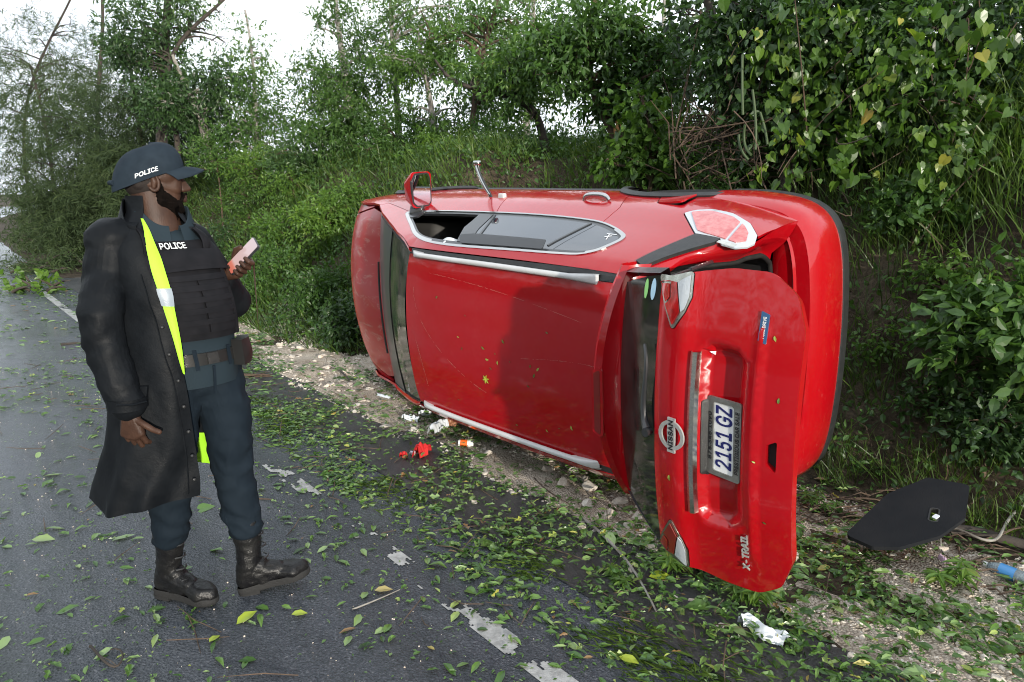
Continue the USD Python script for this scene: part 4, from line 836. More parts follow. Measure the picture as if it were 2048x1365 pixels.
# --- cap
R=[];tilt=lambda x,z: z-.10*x
for v in np.linspace(0,1,13):
    el=v*np.pi/2; r=[]
    for a in np.linspace(0,2*np.pi,49):
        cx,sy=np.cos(a),np.sin(a); k=np.cos(el)**.62; seam=1-.010*np.exp(-((a%(np.pi/3)-np.pi/6)/.07)**2)*(v<.95)
        fx=.120 if cx>0 else .145
        r.append(hp_(-.016+fx*cx*k*seam,.099*sy*k*seam,.020+(.040*cx if cx>0 else .058*cx)*(1-v)+.127*np.sin(el)**1.1+.010*cx*v))
    R.append(r)
cp=obj('cap',grid_mesh(np.array(R)),'cap_cloth',person,smooth=50)
R=[]
for v in np.linspace(0,1,9):
    r=[]
    for a in np.linspace(-1.15,1.15,25):
        x0,y0=-.016+.120*np.cos(a),.097*np.sin(a); x=x0+.074*v*np.cos(a*.9)**.8; y=y0*(1-.06*v)
        z=.066-.012*v-.046*(y/.094)**2*(.55+.45*v)+.004*np.sin(v*3)
        r.append((x,y,z))
    R.append(r)
R=np.array(R); bt2=np.array([[hp_(x,y,z) for x,y,z in r] for r in R]); bt3=np.array([[hp_(x,y,z-.006) for x,y,z in r] for r in R])
edge=[np.concatenate([bt2[:,0],bt2[-1],bt2[::-1,-1]]),np.concatenate([bt3[:,0],bt3[-1],bt3[::-1,-1]])]
obj('brim',join(grid_mesh(bt2),grid_mesh(bt3),grid_mesh(np.stack(edge,1))),'cap_cloth',cp,smooth=50)
obj('cap_button',trimesh.creation.icosphere(2,.008).apply_translation(hp_(-.002,0,.145)),'cap_cloth',cp,smooth=True)
mk=tube([hp_(-.150,.03,.000),hp_(-.163,0,.000),hp_(-.150,-.03,.000)],.010,8,refine=8); obj('cap_strap',mk,'cap_cloth',cp,smooth=50)
tm=meshkit.text_mesh('POLICE',.016,.002,bold=True); w_=tm.bounds[1,0]
o=[]
v,f,_=meshkit.arrays(tm)
a=-(1.98-(v[:,0]/w_)*.62); z=v[:,1]
xx=-.016+np.where(np.cos(a)>0,.120,.145)*np.cos(a); zz=.020+.056*np.minimum(np.cos(a),0)+.040*np.maximum(np.cos(a),0)+.018+z
kk=np.cos(np.arcsin(np.clip((.018+z)/.127,0,1)**(1/1.15)))**.62; rr=kk+.012+v[:,2]/.1
P=HC+HF*(-.016+(xx+.016)*rr)[:,None]+HL*(.099*np.sin(a)*rr)[:,None]+UP*zz[:,None]
obj('cap_lettering',(P,f),'white_letter',cp)
# --- trousers, boots
tr_=fuse([chain([rH,(rH+rK)/2+[-.005,-.01,0],rK,rK*.5+rA*.5+[-.005,.0,.03],[-1.508,2.885,.335]],[.112,.102,.086,.080,.075]),chain([lH+[-.01,0,0],(lH+lK)/2+[.015,0,0],lK,lK*.5+lA*.5+[-.005,0,.03],[-1.205,2.962,.335]],[.114,.106,.088,.082,.076]),
 hull((rH+[0,0,.06],.105),(lH+[0,0,.06],.105),((-1.35,2.915,1.12),.145)),hull((rH+[0,0,-.02],.10),(lH+[0,0,-.02],.10))],.016,14)
tr_=folds(tr_,.011,7,41,(1,1,1.5),4.); n=np.array(tr_.vertex_normals); V=np.array(tr_.vertices)
fold=np.sin(V[:,2]*62+V[:,0]*30+9*meshkit.noise(V*9,5))*.5+.5; wgt=np.exp(-((V[:,2]-.66)/.14)**2)*.8+np.exp(-((V[:,2]-.38)/.09)**2)*1.3+np.exp(-((V[:,2]-.98)/.08)**2)*.6
tr_.vertices=V+n*(.007*wgt*(fold-.5)+.010*(meshkit.fbm(V*[14,14,8],3,2)-.5))[:,None]
obj('trousers',tr_,'trouser_cloth',person,smooth=True)
def boot(ankle,fdir,pitch,shaft_top,lab=None):
    f=unit(np.array(fdir,float)*[1,1,0]); l=np.array([-f[1],f[0],0]); fx=f*math.cos(pitch)+UP*math.sin(pitch); fz=UP*math.cos(pitch)-f*math.sin(pitch)
    P=lambda x,y,z: ankle+fx*x+l*y+fz*(z-.115)
    top=np.asarray(shaft_top)
    up=fuse([hull((P(-.045,0,.055),.040),(P(.03,0,.06),.043),(P(-.02,0,.115),.050),(P(.03,0,.105),.044)),hull((P(.02,0,.085),.046),(P(.10,0,.060),.043),(P(.03,0,.05),.043)),
      hull((P(.09,.008,.052),.042),(P(.165,.022,.043),.036),(P(.165,-.022,.043),.036),(P(.205,0,.042),.032)),hull((P(-.012,0,.115),.052),(top*.5+P(0,0,.13)*.5,.056),),hull((top*.5+P(0,0,.13)*.5,.056),(top,.067))],.010,8)
    up=ripple(up,.010,34,4,(1,1,1.6)); b=obj('boot',up,'boot_leather',person,smooth=True)
    out=np.array([(-.088,0),(-.07,.036),(0,.040),(.08,.047),(.15,.056),(.21,.040),(.240,0),(.21,-.042),(.15,-.052),(.08,-.040),(0,-.038),(-.07,-.036)])
    tt=np.linspace(0,1,len(out)+1); q=CubicSpline(tt,np.vstack([out,out[:1]]),bc_type='periodic')(np.linspace(0,1,41))[:-1]
    R=np.array([[P(x*k,y*k,z) for k,z in ((.0,.0),(.97,.0),(1.0,.008),(1.0,.026),(.95,.032))] for x,y in np.vstack([q,q[:1]])])
    heel=np.array([[P(-.02+(x+.02)*k,y*k,z) for k,z in ((0,-.014),(.98,-.014),(1.0,.004))] for x,y in np.vstack([q,q[:1]]) if x<.02])
    obj('sole',join(grid_mesh(R),grid_mesh(heel)),'boot_sole',b,smooth=40)
    lc=[]
    for k in range(7):
        u=k/6; a=P(.095-.055*u,0,.098+.02*u) if u<.4 else P(.07,0,.11)*(1-(u-.4)/.6)+(top+f*.058)*((u-.4)/.6)
        lc.append(tube([a-l*.030-f*.012,a-l*.010+f*.006,a+l*.010+f*.006,a+l*.030-f*.012],.0042,5))
    obj('lace',join(*lc),'black_plastic',b,smooth=60)
boot(rA+[0,0,-.0],(1,-.30,0),-.02,(-1.512,2.885,.345))
boot(lA+[.006,0,-.012],(.95,.28,0),.17,(-1.205,2.962,.345))
# --- shirt, vest, belt
obj('shirt',tube_loft(TORSO,1.02,1.655,26,.006),'shirt_cloth',person,smooth=50)
R=[]
NC=np.array([-1.408,2.883,0])
for t in np.linspace(-2.92,2.92,50)+np.pi:
    a=t-0; d=FW_*math.cos(a)+LF_*math.sin(a); w=smooth01((math.cos(a)-.1)/.9); ra=.092+.010*(1-abs(math.cos(a)))
    top=1.748-.075*w; R.append([NC+d*(ra-.004)+UP*(top-.02),NC+d*(ra+.002)+UP*top,NC+d*(ra+.008)+UP*(top-.003),NC+d*(ra+.018+.015*w)+UP*(top-.042-.035*w**2)])
obj('collar',grid_mesh(np.array(R)),'shirt_cloth',person,smooth=60)
vz=np.linspace(1.225,1.615,26); TH,ZZ=np.meshgrid(th,vz,indexing='ij'); P=TORSO(TH,ZZ,.022)
P=P+((meshkit.fbm(P*[16,16,30],3,6)-.5)*.014)[...,None]*unit(P-P.mean(0,keepdims=True))
v,q=grid_mesh(P,closed_u=True); Pi=TORSO(TH,ZZ,.004)
vb=obj('vest',join((v,q),grid_mesh(np.stack([P[:,0],Pi[:,0]],1),True),grid_mesh(np.stack([P[:,-1],Pi[:,-1]],1),True)),'vest_cloth',person,smooth=50)
def patch(S,t0,t1,z0,z1,grow,thick,nt=14,nz=8,sag=0.,bulge=0.):
    T1,Z1=np.meshgrid(np.linspace(t0,t1,nt),np.linspace(z0,z1,nz),indexing='ij'); Z1=Z1+sag*((T1-(t0+t1)/2)/((t1-t0)/2))**2
    bl=bulge*np.sin(np.linspace(0,np.pi,nt))[:,None]*np.sin(np.linspace(0,np.pi,nz))[None]
    a=S(T1,Z1,grow); b=S(T1,Z1,grow+thick+bl); e=lambda x: np.concatenate([x[:,0],x[-1,1:],x[::-1,-1][1:],x[0,::-1][1:]])
    return join(grid_mesh(b),grid_mesh(np.stack([e(a),e(b)],1)))
obj('vest_flap',join(patch(TORSO,-.72,.85,1.505,1.585,.024,.016,16,6,-.012,.006),patch(TORSO,-.70,.83,1.507,1.520,.040,.005,16,3,-.012)),'vest_cloth',vb,smooth=40)
for t0,t1 in ((-.62,-.05),(.0,.62)): obj('vest_pouch',patch(TORSO,t0,t1,1.255,1.485,.024,.010,12,10,0,.004),'vest_cloth',vb,smooth=40)
for z in (1.29,1.335,1.38,1.425,1.465): obj('vest_webbing',patch(TORSO,-.60,.62,z,z+.022,.036,.004,18,3),'vest_cloth',vb,smooth=40)
for t in (-.62,.64): obj('vest_strap',patch(TORSO,t-.03,t+.03,1.23,1.50,.030,.008,3,12),'vest_cloth',vb,smooth=40)
for t,s in ((-.62,-1),(.55,1)):
    A=TORSO(np.array(t),np.array(1.60),.03); P=[A-UP*.04,A+UP*.02,np.array([-1.41,2.88,1.655])+LF_*s*.105+FW_*.03,np.array([-1.42,2.88,1.64])+LF_*s*.11-FW_*.08]
    obj('shoulder_strap',tube(P,.030,8,refine=14,flat=.35),'vest_cloth',vb,smooth=60)
tm=meshkit.text_mesh('POLICE',.022,.0015,bold=True); v,f,_=meshkit.arrays(tm); w_=tm.bounds[1,0]
obj('vest_lettering',(TORSO(-.42+(v[:,0]/w_)*.50,1.588+v[:,1],.031+v[:,2]),f),'white_letter',vb)
obj('belt',join(patch(TORSO,-np.pi,np.pi,1.118,1.168,.006,.010,60,4)),'belt_black',person,smooth=40)
obj('belt_pouch',patch(TORSO,.55,1.05,1.09,1.20,.014,.045,8,6,0,.01),'belt_black',person,smooth=40)
obj('belt_buckle',patch(TORSO,-.12,.12,1.120,1.166,.016,.006,5,4),'black_plastic',person)
# --- raincoat
COAT=loft([(.40,.285,.19,.37,-1.47,2.86),(.52,.28,.195,.345,-1.465,2.86),(.70,.262,.205,.295,-1.448,2.862),(.90,.246,.215,.235,-1.425,2.87),(1.16,.232,.222,.185,-1.405,2.885),(1.40,.228,.222,.165,-1.405,2.89),(1.54,.222,.178,.155,-1.415,2.885),(1.62,.19,.135,.135,-1.425,2.877),(1.68,.135,.100,.115,-1.425,2.873),(1.735,.095,.082,.092,-1.425,2.872),(1.80,.092,.085,.095,-1.428,2.872)])
TT,ZZ=np.meshgrid(np.linspace(-2.2,.3,180),np.linspace(.42,1.80,260),indexing='ij')
def edge_theta(S,pxs,grow):
    P=S(TT,ZZ,grow); q=proj_px(P).reshape(-1,2); kt=cKDTree(q); d,i=kt.query(pxs); return TT.ravel()[i],ZZ.ravel()[i]
fe=np.array([(283,437),(291,480),(299,520),(309,560),(321,600),(336,640),(346,680),(357,720),(366,748),(377,800),(385,850),(393,905),(396,950),(397,990)],float)
te,ze=edge_theta(COAT,fe,.0); o=np.argsort(ze); ze,te=ze[o],te[o]; ze,iu=np.unique(ze,return_index=True); te=te[iu]
TE=lambda z: np.interp(z,ze,te)
zl=np.concatenate([np.linspace(.565,1.60,60),np.linspace(1.62,1.79,12)])
R=[]
for u in np.linspace(0,1,110):
    r=[]
    t_r=TE(zl); t_l=-2*np.pi+np.interp(zl,[.5,1.2,1.45,1.56,1.8],[1.35,1.2,.95,.62,.5])
    t=t_r+(t_l-t_r)*u
    z=zl-(.0)*u; hem=smooth01((.75-zl)/.25)
    z=z+hem*(.028*np.sin(u*11+1)+.02*u-.012)-(zl<.6)*0
    P=COAT(t,z,0.)
    nrm=unit(COAT(t,z,.01)-P); k=smooth01((1.5-zl)/.9)
    w=(.010*k*np.sin(t*9+2.2*np.sin(zl*5)+3*meshkit.noise(P*5,8)))+.018*(meshkit.fbm(P*[9,9,5],4,12)-.5)
    w=w+.011*((1-np.abs(2*meshkit.fbm(P*[6,6,2.2],2,17)-1))**4-.3)*k
    P=P+nrm*w[:,None]; r=P; R.append(r)
R=np.array(R); ct=obj('raincoat',join(grid_mesh(R)),'coat_cloth',person,smooth=60)
# lining and stand-up collar
Li=R-unit(R-R.mean(0,keepdims=True))*[.007,.007,0]
obj('coat_lining',join(grid_mesh(Li[:60,:58]),grid_mesh(Li[60:,:9])),'lime_cloth',ct,smooth=60)
obj('coat_inner_facing',grid_mesh(Li[60:,9:58]),'coat_cloth',ct,smooth=60)
R=[]
for u in np.linspace(0,1,40):
    t=-.85+(-2*np.pi+.85+.85)*u; P0=COAT(np.array(t),np.array(1.735),.0); P1=COAT(np.array(t),np.array(1.775),.004); P2=COAT(np.array(t),np.array(1.778),.012); P3=COAT(np.array(t),np.array(1.70),.022)
    e=smooth01(u/.30)*smooth01((1-u)/.30); P0=COAT(np.array(t),np.array(1.69),.0); lo=COAT(np.array(t),np.array(1.675),.010)
    R.append([P0,lo+(P1-lo)*e,lo+(P2-lo)*e+FW_*0,lo+(P2-lo)*e*.6+UP*(-.012),lo+(P3-lo)*e-UP*.02*e])
obj('coat_collar',grid_mesh(np.array(R)),'coat_cloth',ct,smooth=60)
sr_=[chain([rS+[.015,.02,.0],rS+[-.002,-.012,-.12],rE+[0,0,.10],rE,rW_*.5+rE*.5,rW_+[0,0,.028]],[.090,.086,.078,.074,.070,.066]),hull((rS+[.01,.02,.015],.094),((-1.46,2.82,1.62),.075))]
sv=fuse(sr_,.014,14); V=np.array(sv.vertices); n=np.array(sv.vertex_normals); ax=(1.6-V[:,2]); fold=np.sin(V[:,2]*48+V[:,0]*35*np.sign(V[:,1]-2.67)+7*meshkit.noise(V*7,9)); wg=np.exp(-((V[:,2]-1.22)/.10)**2)+np.exp(-((V[:,2]-1.04)/.05)**2)*.9+np.exp(-((V[:,2]-1.47)/.07)**2)*.5
sv.vertices=V+n*(.0042*wg*fold+.008*(meshkit.fbm(V*11,3,7)-.5))[:,None]
sv=folds(sv,.0055,11,31,(1,1,1.3),3.)
obj('coat_sleeve',sv,'coat_cloth',ct,smooth=True)
sl=fuse([chain([lS+[-.01,-.01,.0],lE,lW_*.75+lE*.25],[.085,.078,.062])],.014,12); obj('coat_sleeve',ripple(sl,.02,10,5),'coat_cloth',ct,smooth=True)
cuff=tube([rW_+[0.0,0,.055],rW_+[0,0,.012]],[.073,.071],20,cap=False); obj('sleeve_cuff',cuff,'coat_cloth',ct,smooth=60)
# lime edge strip with a grey reflective band
def strip_on(le,re,grow,m):
    le,re=np.array(le,float),np.array(re,float); n=40
    y=np.linspace(le[0,1],le[-1,1],n); a=np.stack([np.interp(y,le[:,1],le[:,0]),y],1); b=np.stack([np.interp(y,re[:,1],re[:,0]),y],1)
    (t1,z1),(t2,z2)=edge_theta(COAT,a,grow),edge_theta(COAT,b,grow)
    x_=np.linspace(-1,1,n); sm=lambda q: np.polyval(np.polyfit(x_,q,5),x_)
    t1,z1,t2,z2=map(sm,(t1,z1,t2,z2)); R=np.stack([COAT(t1+(t2-t1)*k,z1+(z2-z1)*k,grow+.003*np.sin(k*3.1)) for k in np.linspace(0,1,6)],1)
    return join(grid_mesh(R),grid_mesh(R-FW_*.004))
LE=[(283,437),(291,480),(299,520),(309,560),(321,600),(337,640),(347,680),(358,720),(368,748)]
RE=[(287,437),(308,480),(324,520),(336,560),(346,600),(354,640),(361,680),(367,720),(370,748)]
obj('lime_edge_strip',strip_on(LE,RE,.034,0),'lime_cloth',ct,smooth=60)
obj('reflective_band',strip_on([(313,578),(324,613)],[(343,578),(350,613)],.040,0),'reflective_tape',ct,smooth=60)
# --- the phone
ph_t=thing('phone','smartphone with a lit pinkish screen held in the officer\'s hand','phone',mat=np.vstack([np.column_stack([frame(e1,np.cross(pn,e1),pn),PC]),[0,0,0,1]]))
rp=lambda a,b,r: rounded(shapely.box(-a,-b,a,b),r)
cs_=extrude(rp(.084,.041,.010),.010); cs_.apply_translation([0,0,-.0085]); obj('phone_case',cs_,'black_trim',ph_t,smooth=30)
sc_=extrude(rp(.081,.038,.008),.001); sc_.apply_translation([0,0,.0017]); obj('screen',sc_,'lit_screen',ph_t)

# buttons, pocket welt, seams of the coat
for zb in np.linspace(.66,1.30,7):
    q=COAT(TE(np.array(zb))-.10,np.array(zb),.022); obj('button',trimesh.creation.icosphere(2,.0075).apply_translation(q),'black_plastic',ct,smooth=True)
seam=[COAT(TE(z)-.17,z,.012) for z in np.linspace(.60,1.50,40)]; obj('placket_seam',tube(seam,.0028,5),'coat_cloth',ct)
pk_=lambda t0,t1,z0,z1: patch(COAT,t0,t1,z0,z1,.012,.012,8,4)
obj('pocket_flap',pk_(-1.25,-.85,1.02,1.075),'coat_cloth',ct,smooth=40)
obj('cuff_strap',tube([rW_+[.0,-.07,.045],rW_+[.05,-.055,.04],rW_+[.075,-.01,.04]],.012,6,flat=.4),'coat_cloth',ct)
zf=patch(TORSO,-.03,.03,.99,1.11,.012,.004,3,6); obj('trouser_fly',zf,'trouser_cloth',person)
for t_ in (-.9,-.35,.4,.95): obj('belt_loop',patch(TORSO,t_-.04,t_+.04,1.10,1.185,.017,.004,3,4),'trouser_cloth',person)
# ================================================================ vegetation
rng=np.random.default_rng(77)
LT={'diamond':(np.array([(0,0,0),(.45,.5,.06),(1,0,-.08),(.45,-.5,.06)]),np.array([(0,2,1),(0,3,2)])),
 'oval':(np.array([(0,0,0),(.25,.40,.05),(.60,.46,.05),(1,0,-.10),(.60,-.46,.05),(.25,-.40,.05),(.45,0,0)]),np.array([(0,6,1),(1,6,2),(2,6,3),(3,6,4),(4,6,5),(5,6,0)])),
 'heart':(np.array([(.06,0,0),(-.10,.22,.04),(.05,.48,.05),(.35,.50,.05),(.70,.28,.0),(1,0,-.12),(.70,-.28,.0),(.35,-.50,.05),(.05,-.48,.05),(-.10,-.22,.04),(.4,0,-.02)]),np.array([(10,i,i+1) for i in range(1,9)]+[(10,0,1),(10,9,0)])),
 'torn':(np.array([(0,0,0),(.22,.34,.10),(.50,.12,.02),(.66,.40,.14),(.92,.10,-.02),(.70,-.22,.10),(.42,-.46,.03),(.20,-.30,.12),(.45,0,-.03)]),np.array([(0,8,1),(1,8,2),(2,8,3),(3,8,4),(4,8,5),(5,8,6),(6,8,7),(7,8,0)])),
 'blade':(np.array([(0,.5,0),(0,-.5,0),(.45,.42,.0),(.45,-.42,.0),(.8,.22,-.10),(.8,-.22,-.10),(1,0,-.22)]),np.array([(0,1,3),(0,3,2),(2,3,5),(2,5,4),(4,5,6)]))}
def leafmesh(P,D,N,L,Wd,tpl='diamond',tint=None):
    P=np.asarray(P,float); n=len(P); D=unit(D); N=unit(N-D*(N*D).sum(1,keepdims=True)); Y=np.cross(N,D); tv,tf=LT[tpl]
    L=np.broadcast_to(L,n)[:,None,None]; Wd=np.broadcast_to(Wd,n)[:,None,None]
    V=P[:,None]+D[:,None]*tv[None,:,:1]*L+Y[:,None]*tv[None,:,1:2]*Wd+N[:,None]*tv[None,:,2:]*L
    F=tf[None]+(np.arange(n)*len(tv))[:,None,None]
    t=rng.random(n) if tint is None else np.clip(tint,0,1)
    return V.reshape(-1,3),F.reshape(-1,3),np.repeat(t,len(tv))
def merge(parts):
    V=np.vstack([p[0] for p in parts]); F=[];n=0
    for p in parts: F.append(p[1]+n); n+=len(p[0])
    return (V,np.vstack(F)),np.concatenate([p[2] for p in parts])
def rv(n): return unit(rng.normal(size=(n,3)))
def blob_pts(c,r,n,hole=.42,freq=2.2,seed=0,shell=.45):
    d=rv(n*3); rad=rng.random(n*3)**shell; Q=d*rad[:,None]*np.asarray(r)+np.asarray(c)
    k=meshkit.fbm(Q*freq,3,seed); Q=Q[k>hole][:n]; return Q
def twigs(Q,m,ll,L,Wd,tpl,droop=.3,c=None,tl=(.2,1)):
    """m leaves along a short twig at every point of Q"""
    n=len(Q); td=rv(n); td[:,2]-=droop
    if c is not None: td+=.6*unit(Q-c)
    td=unit(td); P=Q[:,None]+td[:,None]*(np.linspace(0,1,m)[None,:,None]*ll+rng.normal(0,.02,(n,m,1)))
    D=td[:,None]*.45+rng.normal(0,.62,(n,m,3)); D[...,2]-=droop
    N=rng.normal(0,.55,(n,m,3)); N[...,2]+=.8
    base=meshkit.noise(Q*.9,5)*.5+rng.random(n)*.3
    t=np.clip(base[:,None]+rng.normal(0,.16,(n,m)),0,1)*(tl[1]-tl[0])+tl[0]
    s=rng.uniform(.6,1.15,(n,m))
    return leafmesh(P.reshape(-1,3),D.reshape(-1,3),N.reshape(-1,3),(L*s).ravel(),(Wd*s).ravel(),tpl,t.ravel())
leaf_mat('leaf_dark',[(0,(.016,.036,.013)),(.5,(.038,.082,.025)),(.85,(.068,.130,.038)),(1,(.105,.165,.045))],.38,.30,.5)
leaf_mat('leaf_mid',[(0,(.022,.050,.012)),(.45,(.050,.110,.024)),(.8,(.088,.170,.036)),(1,(.14,.215,.045))],.42,.35,.45)
leaf_mat('leaf_light',[(0,(.036,.078,.014)),(.45,(.080,.160,.028)),(.8,(.13,.22,.04)),(1,(.20,.26,.055))],.42,.40,.45)
leaf_mat('leaf_vine',[(0,(.022,.050,.010)),(.4,(.060,.125,.020)),(.72,(.115,.19,.03)),(.88,(.20,.24,.04)),(.95,(.34,.30,.05)),(1,(.40,.24,.05))],.34,.42,.5)
leaf_mat('needle_leaf',[(0,(.026,.044,.020)),(.5,(.052,.082,.036)),(1,(.095,.13,.055))],.6,.35,.2)
leaf_mat('grass_blade',[(0,(.032,.055,.012)),(.5,(.080,.140,.026)),(.8,(.135,.20,.042)),(.93,(.20,.24,.07)),(1,(.28,.23,.11))],.42,.38,.45)
leaf_mat('dry_leaf',[(0,(.05,.03,.015)),(.5,(.12,.07,.035)),(1,(.22,.14,.08))],.7,.2,.3)
mat('bark_grey',(.16,.14,.12),.85,var=(.30,.29,.26),vs=6,bump=.5,bs=30)
mat('bark_dark',(.022,.017,.014),.85,var=(.055,.043,.033),vs=7,bump=.5,bs=30)
mat('bark_brown',(.048,.032,.021),.85,var=(.095,.060,.038),vs=9,bump=.6,bs=35)
mat('raw_wood',(.50,.26,.11),.7,var=(.38,.16,.06),vs=20)
mat('green_stem',(.04,.065,.022),.6)
def branchwork(trunk,rad,targets,r0=.03,jit=.12,sub=2,subl=.5):
    """trunk polyline plus limbs reaching from it to the target points"""
    ms=[tube(trunk,rad,9,refine=14)]; t=np.r_[0,np.cumsum(np.linalg.norm(np.diff(trunk,axis=0),axis=1))]; line=CubicSpline(t,trunk)(np.linspace(0,t[-1],40)) if len(trunk)>2 else np.linspace(trunk[0],trunk[-1],40)
    for q in targets:
        low=line[line[:,2]<q[2]+.05]; low=low if len(low)>4 else line[:5]
        d=np.linalg.norm(low-q,axis=1)+.6*np.abs(low[:,2]-(q[2]-.35*np.linalg.norm(low[:,:2]-q[:2],axis=1))); s=low[np.argmin(d)]
        mid=(s+q)/2+rng.normal(0,jit,3)*np.linalg.norm(q-s)*.5+[0,0,.08*np.linalg.norm(q-s)]
        ms.append(tube([s,mid,q],[r0,r0*.6,r0*.2],5,refine=7,cap=False))
        for _ in range(sub):
            a=mid*.4+q*.6; e=q+rng.normal(0,subl,3)*np.linalg.norm(q-s)*.4; ms.append(tube([a,(a+e)/2+rng.normal(0,.04,3),e],[r0*.4,r0*.25,r0*.1],4,cap=False))
    return join(*ms)
def tree(name,label,cat,trunk,rad,blobs,leaf,Lw,tpl='diamond',bark='bark_grey',m=9,ll=.35,droop=.3,hole=.42,freq=2.0,limbs=16,r0=.03,group=None,tl=(0,1),sub=2,needle=False):
    trunk=np.asarray(trunk,float); base=trunk[0]
    t=thing(name,label,cat,group)
    parts=[];tg_=[]
    for k,(c,r,n) in enumerate(blobs):
        Q=blob_pts(c,r,n,hole,freq,seed=k+len(label))
        if len(Q)<2: continue
        parts.append(twigs(Q,m,ll,Lw[0],Lw[1],tpl,droop,np.asarray(c),tl)); tg_.append(Q[rng.integers(0,len(Q),max(2,int(limbs*n/sum(b[2] for b in blobs))))])
    obj('trunk',branchwork(trunk,rad,np.vstack(tg_),r0,sub=sub),bark,t,smooth=60)
    me,ti=merge(parts); obj('crown',me,leaf,t,tint=ti)
    return t
def B(px,py,d,rx,ry,n,rz=None):
    k=d/FOCAL; return (W(px,py,d),(rx*k,(rz or (rx+ry)/2)*k,ry*k),n)
def gz(px,d):
    p=W(px,500,d); return on_ground(p)
def trunk_px(pts,d):
    P=[W(a,b,d) for a,b in pts]; return np.array(P)
# --- casuarinas leaning over the far road, fine drooping needles
def casuarina(label,pts,d,blobs,r0,n=1.):
    tr=trunk_px(pts,d); 
    tree('casuarina_tree',label,'tree',tr,np.linspace(r0,.03,len(tr)),[B(*b) for b in blobs],'needle_leaf',(.20,.0085),'diamond','bark_dark',m=20,ll=.5,droop=.35,hole=.40,freq=.9,limbs=20,r0=.03,sub=2,group='feathery trees beside the far road')
casuarina('feathery grey-green tree leaning over the far road at left edge',[(120,520),(110,400),(90,250),(60,130)],27,[(60,330,27,110,90,375),(20,220,27,110,60,142),(110,170,27,90,60,190),(110,440,27,46,50,195)],.07)
casuarina('feathery dark tree directly above the officer\'s left shoulder',[(215,520),(205,380),(195,250),(205,60),(200,-60)],23,[(190,330,23,120,90,675),(150,430,23,120,80,675),(150,230,23,90,60,225),(250,420,23,70,110,465)],.08)
casuarina('feathery bushy tree behind the officer\'s cap',[(300,470),(290,330),(270,200),(255,90)],20,[(290,300,20,110,70,637),(320,400,20,90,80,600),(250,240,20,70,70,262),(350,240,20,60,60,225)],.08)
casuarina('feathery broken tree with bare upper limbs at far left',[(75,470),(50,330),(60,180),(110,60),(150,-20)],31,[(20,110,31,60,60,110),(120,90,31,80,60,150),(200,150,31,70,70,190),(40,230,31,70,60,160)],.06)
# --- tall trees on the bank, left to right
tree('bank_tree','tall tree with dark leafy top above the officer\'s cap','tree',trunk_px([(322,345),(325,230),(330,100),(338,-40)],17.5),[.13,.11,.09,.06],
 [B(280,70,17.5,62,70,330),B(345,20,17.5,50,50,160),B(250,130,17.5,36,40,110),B(330,130,17.5,36,60,90)],'leaf_dark',(.13,.045),m=9,ll=.4,hole=.40,freq=1.2,bark='bark_dark',limbs=20)
tree('bank_tree','half bare tree with long limb slanting across the white sky','tree',trunk_px([(350,345),(347,240),(338,130),(372,70),(420,25),(470,-25)],17.0),[.06,.055,.05,.04,.035,.02],
 [B(400,60,17,60,40,26),B(330,150,17,50,50,90),B(430,20,17,40,30,14)],'leaf_mid',(.10,.04),m=7,ll=.35,hole=.42,freq=1.2,bark='bark_dark',limbs=26)
tree('bank_tree','small tree with two pale crooked stems right of the cap','tree',trunk_px([(424,330),(415,290),(405,250),(385,200),(345,110)],16.5),[.11,.10,.085,.06,.03],
 [B(390,190,16.5,62,50,330),B(450,160,16.5,45,45,170),B(330,210,16.5,50,36,170),B(420,240,16.5,60,35,210)],'leaf_dark',(.11,.045),m=9,ll=.32,hole=.38,freq=1.4,bark='bark_grey',limbs=20)
tree('bank_tree','slim pale green tree left of the dense green one','tree',trunk_px([(515,340),(512,240),(505,120),(490,20)],16),[.05,.045,.03,.02],
 [B(500,120,16,36,60,120),B(520,230,16,62,70,330),B(470,280,16,50,45,200),B(560,280,16,45,50,180)],'leaf_mid',(.10,.035),m=9,ll=.32,hole=.41,freq=1.4,bark='bark_grey',limbs=22,tl=(.2,1))
tree('bank_tree','dense bright green tree with a tall plume on top','tree',trunk_px([(705,350),(700,240),(685,120),(672,0)],14),[.10,.09,.06,.03],
 [B(690,210,14,90,100,920),B(668,50,14,32,60,120),B(650,300,14,70,55,336),B(630,150,14,40,50,136),B(745,130,14,60,60,208),B(745,300,14,60,50,264)],'leaf_mid',(.095,.034),m=9,ll=.30,hole=0.46,freq=1.6,bark='bark_grey',limbs=26)
tree('bank_tree','light green tree hung with creepers left of the door mirror','tree',trunk_px([(860,365),(868,260),(850,150),(835,60)],12.5),[.06,.055,.04,.02],
 [B(860,180,12.5,60,80,297),B(820,260,12.5,55,70,235),B(900,100,12.5,55,45,117),B(900,260,12.5,55,70,173),B(800,120,12.5,40,40,74)],'leaf_light',(.085,.034),m=9,ll=.28,hole=0.5,freq=1.8,bark='bark_grey',limbs=24,tl=(0,.8))
tree('bank_tree','open small-leaved tree with sky between its leaves above the mirror','tree',trunk_px([(930,360),(945,250),(960,130),(990,20),(1000,-40)],12),[.06,.05,.04,.03,.02],
 [B(960,70,12,75,65,186),B(900,30,12,70,45,68),B(1010,150,12,70,50,130),B(950,200,12,60,50,99)],'leaf_mid',(.10,.040),m=8,ll=.30,hole=0.5,freq=1.7,bark='bark_brown',limbs=30)
